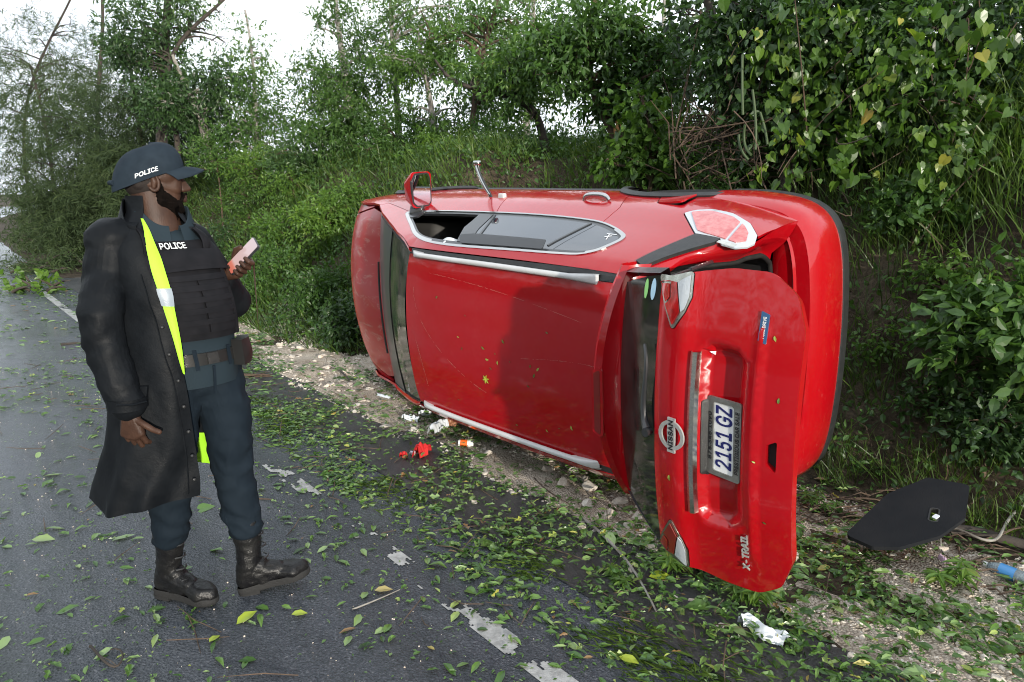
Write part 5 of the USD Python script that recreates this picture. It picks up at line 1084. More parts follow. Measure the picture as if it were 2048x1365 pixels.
tree('snapped_tree','dark snapped trunk leaning left with a torn leafy head','tree',trunk_px([(1112,385),(1105,345),(1090,290),(1068,225),(1010,190),(930,172),(870,120)],10),[.075,.07,.062,.05,.04,.03,.015],
 [B(1040,170,10,80,60,260),B(960,150,10,60,40,74),B(1080,120,10,60,50,130),B(1100,220,10,45,40,105)],'leaf_mid',(.10,.042),m=8,ll=.28,hole=0.5,freq=2.,bark='bark_dark',limbs=22)
st_=trunk_px([(1238,385),(1240,330),(1239,262)],8.8)
t_=thing('broken_stump','brown broken tree trunk with raw orange splintered top','tree')
obj('trunk',tube(st_,[.075,.065,.06],12,refine=10),'bark_brown',t_,smooth=50)
sp=[]; top_=st_[-1]
for k in range(7):
    a=k*.9; b=top_+np.array([np.cos(a)*.04,np.sin(a)*.04,-.05]); sp.append(tube([b,b+[rng.normal(0,.02)-.02,rng.normal(0,.02),.10+.07*rng.random()]],[.025,.003],5))
obj('splintered_wood',join(*sp),'raw_wood',t_)
tree('bank_tree','tall leafy tree rising from beside the broken stump','tree',trunk_px([(1262,385),(1255,320),(1225,262),(1190,190),(1176,90),(1190,0),(1215,-50)],9.0),[.06,.058,.055,.05,.042,.035,.02],
 [B(1180,60,9,90,70,266),B(1110,130,9,60,70,161),B(1270,50,9,80,60,204),B(1290,170,9,75,70,235),B(1200,180,9,55,60,117),B(1340,110,9,60,70,124)],'leaf_mid',(.105,.045),'oval',m=8,ll=.28,hole=0.5,freq=2.,bark='bark_brown',limbs=30,tl=(0,.85))
tree('bank_tree','creeper-clad sapling with heart leaves right of the broken stump','tree',trunk_px([(1300,385),(1305,300),(1290,220)],8.0),[.03,.025,.012],
 [B(1290,240,8,55,45,74),B(1310,320,8,60,40,105),B(1250,320,8,40,30,37)],'leaf_light',(.085,.072),'heart',m=6,ll=.25,hole=0.5,freq=2.2,bark='bark_brown',limbs=16)
tree('bank_tree','tall fine-leaved tree reaching the top edge above the front of the car','tree',trunk_px([(800,350),(795,220),(785,90),(780,-60)],14.5),[.07,.06,.045,.02],
 [B(790,40,14.5,90,60,330),B(740,120,14.5,60,60,220),B(850,110,14.5,60,60,220),B(880,10,14.5,70,50,170)],'leaf_mid',(.085,.032),m=9,ll=.30,hole=.48,freq=1.7,bark='bark_grey',limbs=26,tl=(.1,1))
tree('bank_tree','tall fine-leaved tree reaching the top edge behind the snapped trunk','tree',trunk_px([(1060,350),(1055,220),(1065,90),(1060,-60)],13.5),[.07,.06,.045,.02],
 [B(1060,30,13.5,100,70,420),B(990,90,13.5,80,60,260),B(1120,140,13.5,80,70,260),B(1010,210,13.5,70,50,220)],'leaf_mid',(.085,.032),m=9,ll=.30,hole=.48,freq=1.7,bark='bark_grey',limbs=26,tl=(.1,1))
tree('bank_tree','fine-leaved tree filling the gap behind the broken stump','tree',trunk_px([(1320,350),(1318,220),(1325,90),(1330,-60)],12.5),[.07,.06,.045,.02],
 [B(1330,190,12.5,90,70,280),B(1240,250,12.5,80,60,240),B(1300,300,12.5,110,40,260),B(1150,290,12.5,90,45,240)],'leaf_mid',(.085,.032),m=9,ll=.30,hole=.47,freq=1.7,bark='bark_grey',limbs=26,tl=(0,.9))
# --- the creeper-smothered mass on the right
mass=[('dark tree smothered in creepers at the top right corner',[(1920,420),(1915,250),(1900,60),(1890,-80)],7.4,[(1900,70,7.4,170,120,713),(1960,220,7.4,140,90,434),(1820,250,7.4,110,90,260),(2050,150,7.4,110,150,372),(2060,330,7.4,110,80,260)]),
 ('dark tree smothered in creepers behind the raised tail lamp',[(1580,410),(1575,280),(1570,120),(1560,-60)],7.2,[(1560,90,7.2,130,130,558),(1690,100,7.2,110,130,434),(1600,230,7.2,110,80,235),(1490,60,7.2,60,80,150),(1720,250,7.2,90,90,198)]),
 ('dark leafy tree left of the creeper-covered mass, reaching the top edge',[(1440,400),(1450,280),(1440,150),(1420,20),(1410,-60)],7.8,[(1440,130,7.8,70,110,111),(1400,40,7.8,60,60,55),(1480,250,7.8,60,60,55)])]
for lb_,pts,d,bl_ in mass:
    tr=trunk_px(pts,d); tree('smothered_tree',lb_,'tree',tr,np.linspace(.09,.04,len(tr)),[B(*b) for b in bl_],'leaf_dark',(.095,.046),'oval','bark_dark',m=8,ll=.28,droop=.3,hole=.47,freq=2.0,limbs=46,r0=.022,sub=3,group=None)
tree('backing_tree','shadowy tree far behind the creepers at right','tree',trunk_px([(1800,400),(1800,200),(1800,0)],10.5),[.1,.08,.05],
 [B(1750,300,10.5,210,90,312),B(1980,330,10.5,160,80,252),B(1640,330,10.5,130,60,156),B(1850,150,10.5,220,120,252)],'leaf_dark',(.12,.05),m=8,ll=.36,hole=.47,freq=1.4,bark='bark_dark',limbs=50,sub=3)
# creeper: big heart-shaped leaves, the largest as parts
vine=thing('climbing_creeper','creeper with large yellow-green heart-shaped leaves draped over the trees at upper right','creeper')
P=[]
for (px,py,d,rx,ry,n) in ((1560,60,6.5,60,70,46),(1640,130,6.6,60,90,60),(1560,200,6.5,50,90,40),(1590,290,6.4,50,80,36),(1800,110,6.4,70,50,34),(1770,160,6.3,50,70,34),(1890,70,6.3,70,50,26),(1960,130,6.2,60,60,22),(1750,250,6.4,60,80,30),(1900,250,6.2,60,60,18),(1480,120,6.7,40,60,18),(1700,40,6.5,70,40,26),(1850,330,6.1,60,40,14),(1700,350,6.2,60,30,16),(1530,340,6.6,40,30,14),(2000,40,6.2,40,50,14)):
    c,r,_=B(px,py,d,rx,ry,n,rz=20); P.append(c+rng.normal(0,.5,(n,3))*r)
P=np.vstack(P); n=len(P); toC=unit(np.array([0,0,1.9])-P)
D=rng.normal(0,.35,(n,3))+[0,0,-.8]; N=toC*.40+rng.normal(0,.50,(n,3))+[0,0,.5]; L=.045+.080*rng.random(n)**2.
order=np.argsort(-L); ti=rng.beta(1.8,2.2,n)
V_,F_,T_=leafmesh(P,D,N,L,L*.86,'heart',ti); k=len(LT['heart'][0]); kf=len(LT['heart'][1]); V_=V_.reshape(n,k,3)
for i in order[:290]: obj('leaf',(V_[i],LT['heart'][1]),'leaf_vine',vine,tint=np.full(k,ti[i]))
rest=order[290:]; me,t2=merge([leafmesh(P[rest],D[rest],N[rest],L[rest],L[rest]*.86,'heart',ti[rest])]+[twigs(blob_pts(*B(px,py,d,rx,ry,m)[:2],m,.40,2.5,9),5,.22,.075,.064,'heart',.5,None,(.05,.75)) for px,py,d,rx,ry,m in ((1600,100,6.8,90,110,90),(1850,130,6.7,150,90,120),(1700,280,6.7,140,80,80),(1950,280,6.5,100,70,50),(1320,270,8.2,70,80,60))])
obj('small_foliage',me,'leaf_vine',vine,tint=t2,kind='stuff')
ms=[]
for _ in range(12):
    a=W(rng.uniform(1480,2040),rng.uniform(-40,120),6.8); b=a+np.array([rng.normal(0,.25),rng.normal(0,.15),-rng.uniform(.8,1.9)]); ms.append(tube([a,(a+b)/2+rng.normal(0,.12,3),b],[.005,.004,.003],5,refine=8,cap=False))
for _ in range(60):
    a=W(rng.uniform(1420,2048),rng.uniform(180,380),rng.uniform(6.4,7.6)); b=a+rng.normal(0,.45,3); ms.append(tube([a,(a+b)/2+rng.normal(0,.08,3),b],[.006,.005,.003],4,refine=6,cap=False))
obj('stem',join(*ms),'bark_brown',vine,smooth=60)
ms=[]
for px,py0,py1 in ((1485,110,230),(1505,180,300),(1520,225,290),(1478,270,320),(1490,250,310)):
    a=W(px,py0,6.45); b=W(px+rng.uniform(-8,20),py1,6.4); ms.append(tube([a,(a+b)/2+rng.normal(0,.03,3),b],.011,7,refine=8))
obj('cactus_stem',join(*ms),'green_stem',vine,smooth=60)
# dead tangle between the trees
tang=[]
for _ in range(170):
    a=W(rng.uniform(1340,1520),rng.uniform(230,370),rng.uniform(6.9,8.0)); b=a+np.array([rng.normal(.25,.4),rng.normal(0,.3),rng.normal(.15,.4)]); tang.append(tube([a,(a+b)/2+rng.normal(0,.06,3),b],[.007,.006,.003],4,cap=False))
obj('dead_branches','x' and join(*tang),'bark_brown',label='tangle of bare brown branches between the creepers and the broken stump',cat='dead branches',kind='stuff')
# --- undergrowth along the crest and bushes on the bank
def bush(label,px,py,d,rx,ry,n,leaf,L,Wd,tpl='diamond',m=8,tl=(0,1),hole=.40,freq=2.6,group=None,sink=True,name='bush'):
    c,r,_=B(px,py,d,rx,ry,n); b=on_ground(c); b[2]-=.05
    stems=[b+rng.normal(0,.08,3)*[1,1,0],(b+c)/2+rng.normal(0,.05,3),c+[0,0,r[2]*.4]]
    tree(name,label,'bush',np.array(stems),[.02,.015,.006],[(c,r,n)],leaf,(L,Wd),tpl,'bark_brown',m=m,ll=.20,droop=.15,hole=hole,freq=freq,limbs=14,r0=.010,tl=tl,sub=2,group=group)
crest=[(430,310,16,60,36,300,'leaf_mid','low bush at the foot of the pale crooked stems'),(520,330,15,70,30,300,'leaf_light','yellow-green low bush under the slim pale tree'),(600,325,14,70,36,360,'leaf_dark','dark low bush left of the dense green tree'),(790,300,12.5,70,60,520,'leaf_mid','low bush under the creeper-hung tree'),(880,310,11.8,70,60,480,'leaf_light','light green low bush behind the door mirror'),(980,305,11.2,76,62,420,'leaf_mid','low bush behind the torn door handle'),(1060,325,11.2,64,46,300,'leaf_dark','dark low bush left of the snapped trunk'),(1160,325,10.6,66,44,300,'leaf_mid','low bush between snapped trunk and broken stump'),(1330,340,9.4,70,40,300,'leaf_light','bright low bush right of the broken stump'),(1440,350,7.5,70,36,220,'leaf_mid','low bush under the tangle of dead branches')]
for px,py,d,rx,ry,n,lf,lb_ in crest: bush(lb_,px,py,d,rx,ry,n,lf,.085,.034)
def bb(label,px,py,off,rx,ry,n,lf,L,Wd,tpl='diamond',tl=(0,1),name='bush',**k):
    p=hit_ground(px,py); d=math.hypot(p[0],p[1])-off; bush(label,px,py-ry*.3,d,rx,ry,n,lf,L,Wd,tpl,tl=tl,name=name,**k)
bb('upright leafy sapling on the grass bank right of the officer\'s chin',490,430,.3,40,60,150,'leaf_light',.075,.028,tl=(0,.8),name='sapling')
bb('bright yellow-green bush on the bank left of the car\'s hood',655,470,.3,62,52,520,'leaf_light',.080,.036,'oval',tl=(.3,1))
bb('pale green bush on the bank above the car\'s front corner',700,415,.3,55,36,330,'leaf_light',.07,.03,tl=(.25,1))
bb('dark leafy bush beside the phone',560,560,.2,60,46,420,'leaf_mid',.075,.034,'oval')
bb('low spreading bush at the foot of the bank beside the car\'s nose',640,600,.3,60,60,560,'leaf_mid',.07,.032,'oval',tl=(.1,.9))
bb('low bush at the foot of the bank behind the officer\'s hand',520,610,.2,45,36,300,'leaf_mid',.065,.03)
bb('dense dark bush low on the bank left of the car',690,660,.3,40,40,330,'leaf_dark',.07,.034,'oval',tl=(.1,1))
bb('bright leafy bush on the bank right of the phone',575,470,.3,60,50,420,'leaf_light',.07,.032,'oval',tl=(.05,.9))
bb('feathery green bush on the slope above the phone',520,400,.3,60,36,300,'leaf_mid',.06,.024)
bb('leafy bush on the slope left of the bright yellow-green bush',590,390,.3,60,36,330,'leaf_light',.065,.028)
bb('small dark bush halfway up the bank behind the phone',450,500,.2,40,40,220,'leaf_dark',.08,.034)
bb('broad-leaved glossy bush at the right edge of the picture',2010,690,.35,105,105,300,'leaf_mid',.105,.058,'oval',m=7,tl=(.05,1),hole=.36,name='broadleaf_bush')
bb('low dark bush under the glossy bush at the right edge',1990,860,.2,70,50,150,'leaf_dark',.07,.04,'oval',tl=(.1,1))
bb('small-leaved shrub on the right bank under the creepers',1840,420,.2,80,40,170,'leaf_mid',.075,.04,'oval')
bb('weedy seedling low on the right bank beside the bumper',1850,800,.1,45,45,60,'leaf_mid',.055,.03,'oval',name='seedling')
bb('leafy weed on the right bank at bumper height',1760,690,.1,36,30,40,'leaf_light',.05,.028,'oval',name='seedling')
bb('leafy weed high on the right bank under the grass tuft',1900,560,.1,60,30,90,'leaf_light',.06,.032,'oval',name='seedling')
# --- grass on the bank
def bank_points(n,s0,s1,n0,n1,dens=None):
    s=rng.uniform(s0,s1,n); m=toe(s)+rng.uniform(n0,n1,n); return s,m
G_=[]
def grass(n,s0,s1,n0,n1,L,Wd,clump=.42,tl=(0,1),fr=2.5):
    s,m=bank_points(n,s0,s1,n0,n1); P=from_sn(s,m+curve_n(s)); k=meshkit.fbm(P*fr,3,31)>clump; P=P[k]; q=len(P)
    D=rng.normal(0,.45,(q,3)); D[:,2]=np.abs(D[:,2])+.75; D[:,:2]-=NV*.35
    N=rng.normal(0,.5,(q,3)); N[:,:2]-=NV*.4; N[:,2]+=.5
    l=L*rng.uniform(.5,1.3,q); t=np.clip(.25+.6*(meshkit.noise(P*1.3,4)-.3)+rng.normal(0,.17,q),0,1)*(tl[1]-tl[0])+tl[0]
    # bend: two-part template drooping with length
    G_.append(leafmesh(P-[0,0,.02],D,N,l,Wd*rng.uniform(.6,1.3,q),'blade',t))
grass(26000,4.0,26,-.1,3.6,.34,.011,.40,(0,.95))
grass(12000,4.0,40,1.5,6.0,.40,.014,.38,(.1,1))
grass(9000,-3.2,4.0,.9,3.0,.42,.010,.36,(0,.9))
grass(6500,-3.2,3.5,-.2,.9,.30,.008,.50,(0,.85))
grass(2600,-2.4,.8,1.2,2.2,.55,.012,.30,(.35,1),1.2)
me,ti=merge(G_); obj('grass',me,'grass_blade',tint=ti,kind='stuff',label='long grass growing on the roadside bank',cat='grass')
# creeping ground cover
G_=[]
for n,s0,s1,n0,n1,L in ((30000,3.4,18,-.15,3.8,.066),(15000,-3.0,4.2,-.1,4.4,.055),(5000,18,45,-.2,4,.09)):
    s,m=bank_points(n,s0,s1,n0,n1); P=from_sn(s,m+curve_n(s),.0); k=meshkit.fbm(P*2.1,3,41)>(.45 if s0<0 else .36); P=P[k]; q=len(P); P[:,2]+=rng.uniform(.0,.30,q)
    D=rng.normal(0,.6,(q,3)); D[:,2]-=.15; N=rng.normal(0,.45,(q,3)); N[:,2]+=.7; N[:,:2]-=NV*.6
    l=L*rng.uniform(.6,1.3,q); G_.append(leafmesh(P,D,N,l,l*rng.uniform(.42,.62,q),'oval',np.clip(.05+.75*meshkit.noise(P*1.1,14)+rng.normal(0,.17,q),0,1)))
me,ti=merge(G_); obj('ground_cover',me,'leaf_mid',tint=ti,kind='stuff',label='low leafy weeds creeping over the roadside bank',cat='weeds')
# bare stems and roots on the bank
ms=[]
for _ in range(150):
    s=rng.uniform(-1.2,2.6); m=toe(s)+rng.uniform(-.1,2.2); a=from_sn(np.array(s),np.array(m)); b=a+np.array([rng.normal(0,.25),rng.normal(0,.2),rng.uniform(-.1,.35)]); ms.append(tube([a-[0,0,.03],(a+b)/2+rng.normal(0,.05,3)+[0,0,.05],b],[.005,.004,.002],4,cap=False))
obj('dry_stems',join(*ms),'bark_brown',label='thin dry stems tangled over the right bank',cat='stems',kind='stuff')

# --- unseen wood across the road behind the camera, added to darken the car's reflections
Q=[]
for s0 in np.arange(-34,62,3.1):
    n0=-10.5-3*rng.random(); hh=5.2+2.6*rng.random() if s0>-14 else 3.2; p=A0+s0*DV+n0*NV
    Q.append(blob_pts([p[0],p[1],hh*.5],[2.3,2.3,hh*.55],150,.36,.6,int(s0+99)))
Q=np.vstack(Q); me=twigs(Q,7,.7,.34,.17,'diamond',.25); v_=me[0]; v_[:,2]=np.maximum(v_[:,2],.1)
obj('added_roadside_wood',me[:2],'leaf_mid',tint=me[2],kind='stuff',label='unseen wood added across the road behind the camera to darken reflections',cat='wood')
# ================================================================ storm litter: leaves, stones, sticks, rubbish
rng=np.random.default_rng(4242)
leaf_mat('fallen_leaf_green',[(0,(.016,.040,.010)),(.35,(.048,.110,.022)),(.62,(.095,.180,.036)),(.80,(.19,.28,.11)),(.92,(.28,.34,.06)),(.96,(.34,.30,.07)),(1,(.20,.12,.05))],.36,.12,.5)
mat('limestone',(.46,.41,.35),.85,var=(.62,.57,.50),vs=5,bump=.6,bs=28)
mat('limestone_pink',(.50,.41,.33),.85,var=(.64,.57,.49),vs=6,bump=.6,bs=28)
def flat_leaves(P,L,asp,tilt,tpl,t):
    n=len(P); a=rng.uniform(0,2*np.pi,n); N=rng.normal(0,1,(n,3))*np.asarray(tilt)[:,None]+[0,0,1.]; D=np.stack([np.cos(a),np.sin(a),0*a],1)
    return leafmesh(P,D,N,L,L*asp,tpl,t)
def tints(n,lo=0.,hi=1.): return np.clip(rng.beta(2.2,2.4,n)*(hi-lo)+lo+(rng.random(n)<.07)*rng.uniform(.2,.5,n),0,1)
def cover(s,n):
    """how thickly leaves lie at a place, 0 to 1"""
    k=meshkit.fbm(np.stack([s*.9,n*1.6,0*s],-1),4,61); k2=meshkit.fbm(np.stack([s*2.6,n*3.2,0*s],-1),3,67)
    road=.14+1.1*smooth01((k-.48)/.22)*.42+.22*smooth01((s-5)/7); verge=.26+.9*smooth01((k2-.40)/.22)
    m=n-curve_n(s); w=smooth01((m-.02)/.42)
    kb=stony(s,n); verge=verge*(1-.72*smooth01((kb-.47)/.08)*smooth01((m-1.0)/.25))
    return road*(1-w)+verge*w*(1-.25*smooth01((m-2.3)/.6))
L_=[]
def scatter(n,s0,s1,n0,n1,l0,l1,asp0,asp1,tpl,tl,zr,lo=0.,hi=1.):
    s,m=rng.uniform(s0,s1,n),rng.uniform(n0,n1,n)+0; k=rng.random(n)<cover(s,m+curve_n(s)); s,m=s[k],m[k]+curve_n(s[k]); q=len(s)
    z=.006+rng.random(q)**2*zr*(.35+.65*smooth01((m-.2)/.4)); P=from_sn(s,m,0.); P[:,2]+=z
    L_.append(flat_leaves(P,rng.uniform(l0,l1,q),rng.uniform(asp0,asp1,q),rng.uniform(.05,tl,q),tpl,tints(q,lo,hi)))
scatter(2200,-1.6,7,-3.4,.3,.025,.08,.3,.7,'torn',.4,.02)
scatter(3000,-1.6,7,-3.4,.3,.035,.085,.28,.5,'oval',.25,.02)
scatter(7000,7,30,-5,.4,.05,.12,.3,.5,'oval',.25,.02)
scatter(12000,-2.4,4,.15,2.9,.020,.070,.24,.52,'oval',.85,.055,.05,1)
scatter(9000,-2.4,4,.15,2.9,.020,.075,.3,.7,'torn',.9,.055,0,1)
scatter(3800,-2.6,1.2,1.0,3.1,.03,.09,.28,.52,'oval',.7,.05,0,.9)
scatter(5200,4,10,.15,2.0,.045,.10,.30,.5,'oval',.5,.05,0,.85)
scatter(22000,-1.7,8,-3.4,.5,.008,.026,.3,.6,'diamond',.3,.01)
scatter(14000,-2.2,9,.2,2.6,.010,.032,.25,.6,'diamond',.5,.03,0,.8)
scatter(9000,8,40,-6,.5,.02,.06,.3,.6,'diamond',.4,.03,.1,1)
me,ti=merge(L_); obj('leaf_litter',me,'fallen_leaf_green',tint=ti,kind='stuff',label='torn green leaves strewn over the wet road and verge',cat='leaf litter')
# needles and grass bits swept into streaks along the old road edge
P=[];q=9000; s=rng.uniform(-1.2,8,q); m=.42+.05*np.sin(s*1.7)+rng.normal(0,.10,q)+.25*(rng.random(q)<.3)*rng.random(q); k=meshkit.fbm(np.stack([s*1.8,m*2,0*s],-1),3,71)>.50; s,m=s[k],m[k]; P=from_sn(s,m,.004+rng.random(len(s))*.012)
D=np.concatenate([DV[None]+rng.normal(0,.5,(len(s),2)),rng.normal(0,.06,(len(s),1))],1); me=leafmesh(P,D,np.tile([0,0,1.],(len(s),1))+rng.normal(0,.2,(len(s),3)),rng.uniform(.03,.10,len(s)),.003,'diamond')
obj('needle_litter',me[:2],'dry_leaf' if False else 'grass_blade',tint=me[2]*.8,kind='stuff',label='streaks of fallen needles along the old road edge',cat='needle litter')
# the largest leaves, one by one
protos=[]
def xf(R,t,sc): 
    T=np.eye(4); T[:3,:3]=np.asarray(R)*sc; T[:3,3]=t; return T
def flat_rot(a,tl=.12):
    z=unit(np.array([rng.normal(0,tl),rng.normal(0,tl),1.])); x=np.array([math.cos(a),math.sin(a),0]); x=unit(x-z*(x@z)); return frame(x,np.cross(z,x),z)
GRP='leaves torn off by the storm lying on the road and verge'
LLAB='torn-off green leaf lying flat among many others on the wet ground'
shapes=[]
for k,(tpl,asp,ti_) in enumerate((('oval',.34,.30),('oval',.42,.52),('oval',.30,.66),('heart',.8,.45),('oval',.5,.80),('oval',.38,.15),('oval',.46,.40),('oval',.28,.58))):
    V,F,T1=leafmesh([[-.5,0,0]],[[1,0,0]],[[0,0,1]],1.,asp,tpl,np.array([ti_])); 
    t_=trimesh.Trimesh(V,F,process=False).subdivide(); V=np.array(t_.vertices); V[:,2]+=.06*np.sin(V[:,0]*5+k)-.10*V[:,0]**2*(k%3)
    shapes.append((V,np.array(t_.faces),np.full(len(V),ti_)))
def big_leaf(k,P,a,L,tl=.15,label=LLAB,group=GRP,name='fallen_leaf',cat='leaf'):
    src=next((p for kk,p in protos if kk==k),None); R=flat_rot(a,tl)
    if src is None:
        x=thing(name,label,cat,group,mat=xf(R,P,L)); obj('leaf_blade',shapes[k][:2],'fallen_leaf_green',x,smooth=True,tint=shapes[k][2]); protos.append((k,str(x.GetPath())))
    else: copy_of(src,name,P,R,L,label,cat,group)
TONE=['dark green oval','mid green oval','light green narrow','round heart-shaped green','pale green broad','very dark green oval','green oval','light green slender']
def where_(p,m):
    px,py=proj_px(p)
    if m<.12: return 'on the open road left of the officer' if px<300 else 'on the road around the officer\'s boots' if px<680 and py>880 else 'on the road beyond the officer' if py<880 else 'on the road beside the worn white line'
    if py<880: return 'on the verge between the officer and the car\'s roof'
    return 'on the road edge in front of the car\'s roof' if px<1000 else 'on the verge in front of the rear window' if px<1330 else 'on the verge below the tailgate' if px<1600 else 'on the verge right of the tailgate'
cnt=0
while cnt<265:
    s,m=rng.uniform(-1.5,4.6),rng.uniform(-2.9,2.2)
    if rng.random()>cover(np.array(s),np.array(m))*(1. if m>.1 else 1.3): continue
    p=from_sn(np.array(s),np.array(m),.012+.03*rng.random()*(m>.3))
    if np.hypot(p[0],p[1])<1.2: continue
    k=int(rng.integers(0,8)) if rng.random()>.12 else 4; w_=where_(p,m); big_leaf(k,p,rng.uniform(0,6.28),rng.uniform(.06,.115),label=f'{TONE[k]} leaf lying {w_}',group=f'{TONE[k]} leaves {w_}'); cnt+=1
leaf_mat('yellow_leaf',[(0,(.30,.40,.04)),(.6,(.40,.46,.06)),(1,(.42,.30,.16))],.4,.2,.4)
for (px,py,L,a,ti_,lb_) in ((768,1187,.085,.3,.9,'round yellow-green leaf with brown blush lying beside the worn line'),(494,1242,.10,.9,.2,'bright yellow-green leaf below the officer\'s front boot'),(1322,1155,.12,.1,.2,'bright yellow-green leaf under the tailgate\'s lower lamp'),(1258,1328,.085,-.5,.3,'speckled yellow-green leaf near the bottom edge, right of the white line'),(600,1235,.07,.4,.2,'yellow-green leaf to the right of the bright one below the boot'),(1030,990,.06,.5,.3,'pale yellow leaf amid the gravel'),(430,1285,.06,1.2,.2,'small yellow-green leaf at bottom left of the officer\'s boots'),(88,1085,.11,.25,.0,'large pale green oval leaf on the open road at far left')):
    p=on_ground(G(px,py,0.),.016); V,F,T1=leafmesh([[-.5,0,0]],[[1,0,0]],[[0,0,1]],1.,.62,'oval',np.array([ti_])); x=thing('fallen_leaf',lb_,'leaf',mat=xf(flat_rot(a,.1),p,L)); t_=trimesh.Trimesh(V,F,process=False).subdivide(); obj('leaf_blade',(np.array(t_.vertices),np.array(t_.faces)),'yellow_leaf' if ti_>0 else 'fallen_leaf_green',x,smooth=True,tint=np.full(len(t_.vertices),ti_ if ti_>0 else .82))
# scraps of leaf stuck to the car
def on_car(fn,a,b): 
    p=fn(np.array(a),np.array(b)); e=.01; n=unit(np.cross(fn(np.array(a+e),np.array(b))-p,fn(np.array(a),np.array(b+e))-p)); return CAR_M@p+CAR_T,CAR_M@n
scr=[(roof,x,y) for x,y in ((2.0,-.05),(1.95,.02),(1.75,-.02),(1.72,.06),(1.62,.0),(1.6,.05),(1.55,-.1),(1.30,.02),(1.28,.10),(1.34,.16),(1.25,.05),(1.8,.28),(2.05,.42),(1.15,-.2),(1.08,.38),(.98,.37),(1.45,.46),(1.2,.42),(2.2,-.3),(1.9,-.2),(1.66,.12),(1.48,.03))]+[(tg,y,z) for y,z in ((.05,.69),(-.2,.62),(-.12,.82),(-.45,.66),(.3,.66),(.2,1.05))]
for k,(fn,a,b) in enumerate(scr):
    p,n=on_car(fn,a,b); n=n if n@(np.array([0,0,1.8])-p)>0 else -n; ang=rng.uniform(0,6.28); x=unit(np.cross(n,[.3,.2,1])); y=np.cross(n,x); x2=x*math.cos(ang)+y*math.sin(ang); L=rng.choice([.016,.024,.032])
    V,F,T1=leafmesh([p+n*.003],[x2],[n],L,L*.45,'oval',np.array([rng.choice([.25,.45,.6,.9])])); where='roof' if fn is roof else 'tailgate'
    obj('leaf_scrap',(V,F),'fallen_leaf_green',tint=T1,label=f'scrap of green leaf stuck to the red {where} of the car',cat='leaf',group=f'leaf scraps on the car {where}')
p,n=on_car(roof,1.72,.20); parts=[]
for k in range(6):
    a=k*1.05+.3; x=unit(np.cross(n,[.3,.2,1])); y=np.cross(n,x); parts.append(leafmesh([p+n*.004],[x*math.cos(a)+y*math.sin(a)+n*.2],[n],.035,.013,'oval',np.array([.95])))
me,ti=merge(parts); obj('leaf_scrap',me,'yellow_leaf',tint=ti*.5,label='pale yellow star-shaped leaf stuck to the middle of the roof',cat='leaf')
# --- limestone
def stone(seed,sub=2,flatn=.7):
    m=trimesh.creation.icosphere(sub,1.); v=np.array(m.vertices); r=np.random.default_rng(seed)
    for _ in range(13):
        d=unit(r.normal(size=3)); h=r.uniform(.42,.78); k=v@d; v=v-np.maximum(k-h,0)[:,None]*d
    v=v*(1+.22*(meshkit.fbm(v*1.7+seed,3,seed)-.5))[:,None]*[1,r.uniform(.7,.95),flatn]; return v,np.array(m.faces)
rp_=[]
RG='white limestone rocks spilled along the verge'
RL='pale lump of limestone lying among leaves on the verge'
def rock(k,P,L,a,label=RL,group=RG):
    src=next((p for kk,p in rp_ if kk==k),None); R=flat_rot(a,.35)
    if src is None:
        x=thing('limestone_rock',label,'rock',group,mat=xf(R,P,L)); obj('stone',stone(k+1),'limestone' if k%3 else 'limestone_pink',x,smooth=32); rp_.append((k,str(x.GetPath())))
    else: copy_of(src,'limestone_rock',P,R,L,label,'rock',group)
big=[(1130,975,.055),(1178,977,.06),(1175,1018,.05),(1100,940,.045),(1150,940,.04),(1238,1000,.05),(1060,945,.03),(1215,1040,.045),(1275,1035,.04),(1085,962,.028),(1160,955,.03),(1255,1060,.035),(1230,1075,.03),(1290,1075,.035),(1200,985,.03),(1050,905,.03),(1030,890,.028),(1012,870,.025),(560,690,.05),(600,695,.06),(640,712,.045),(690,745,.05),(585,720,.03),(1590,1105,.035),(1940,1175,.03),(1560,1120,.03),(1440,1275,.022),(1385,1225,.018),(1262,1160,.022),(948,1022,.022),(845,790,.03),(820,815,.02),(790,770,.03),(700,770,.03),(655,735,.04),(1320,1130,.025),(1350,1220,.02),(1700,1330,.02),(1300,1110,.035),(1275,1130,.02)]
def rock_at(k,P,L,a):
    sn_=sn(P); w_=where_(P,max(.2,float(sn_[1]))); z_='large pale' if L>.05 else 'fist-sized pale' if L>.03 else 'small pale'; rock(k,P,L,a,f'{z_} limestone lump {w_}',f'{z_} limestone lumps {w_}')
for k,(px,py,L) in enumerate(big): rock_at(k%7,on_ground(G(px,py,-.05),L*.4),L*1.3,rng.uniform(0,6.28))
cnt=0
while cnt<190:
    s,m=rng.uniform(-1.9,6.5),rng.uniform(.95,2.5)
    if stony(np.array(s),np.array(m))<.50: continue
    rock_at(int(rng.integers(0,7)),from_sn(np.array(s),np.array(m),.008),(.014+.034*rng.random()**1.8)*(1+.25*(s>2)),rng.uniform(0,6.28)); cnt+=1
def gravel(n,s0,s1,n0,n1,r0,r1,thr,seed,pw=1.6):
    s,m=rng.uniform(s0,s1,n),rng.uniform(n0,n1,n); k=stony(s,m)+rng.normal(0,.05,n)>thr; s,m=s[k],m[k]; q=len(s)
    r=r0+(r1-r0)*rng.random(q)**pw; P=from_sn(s,m,0.); P[:,2]+=r*.25
    b=trimesh.creation.icosphere(0,1.); v=np.array(b.vertices)[None]*rng.uniform(.6,1.15,(q,12,1)); v[...,2]*=.75
    Rz=Rotation.random(q,random_state=seed).as_matrix(); v=np.einsum('nij,nkj->nki',Rz,v)*r[:,None,None]+P[:,None]
    return v.reshape(-1,3),(np.array(b.faces)[None]+(np.arange(q)*12)[:,None,None]).reshape(-1,3)
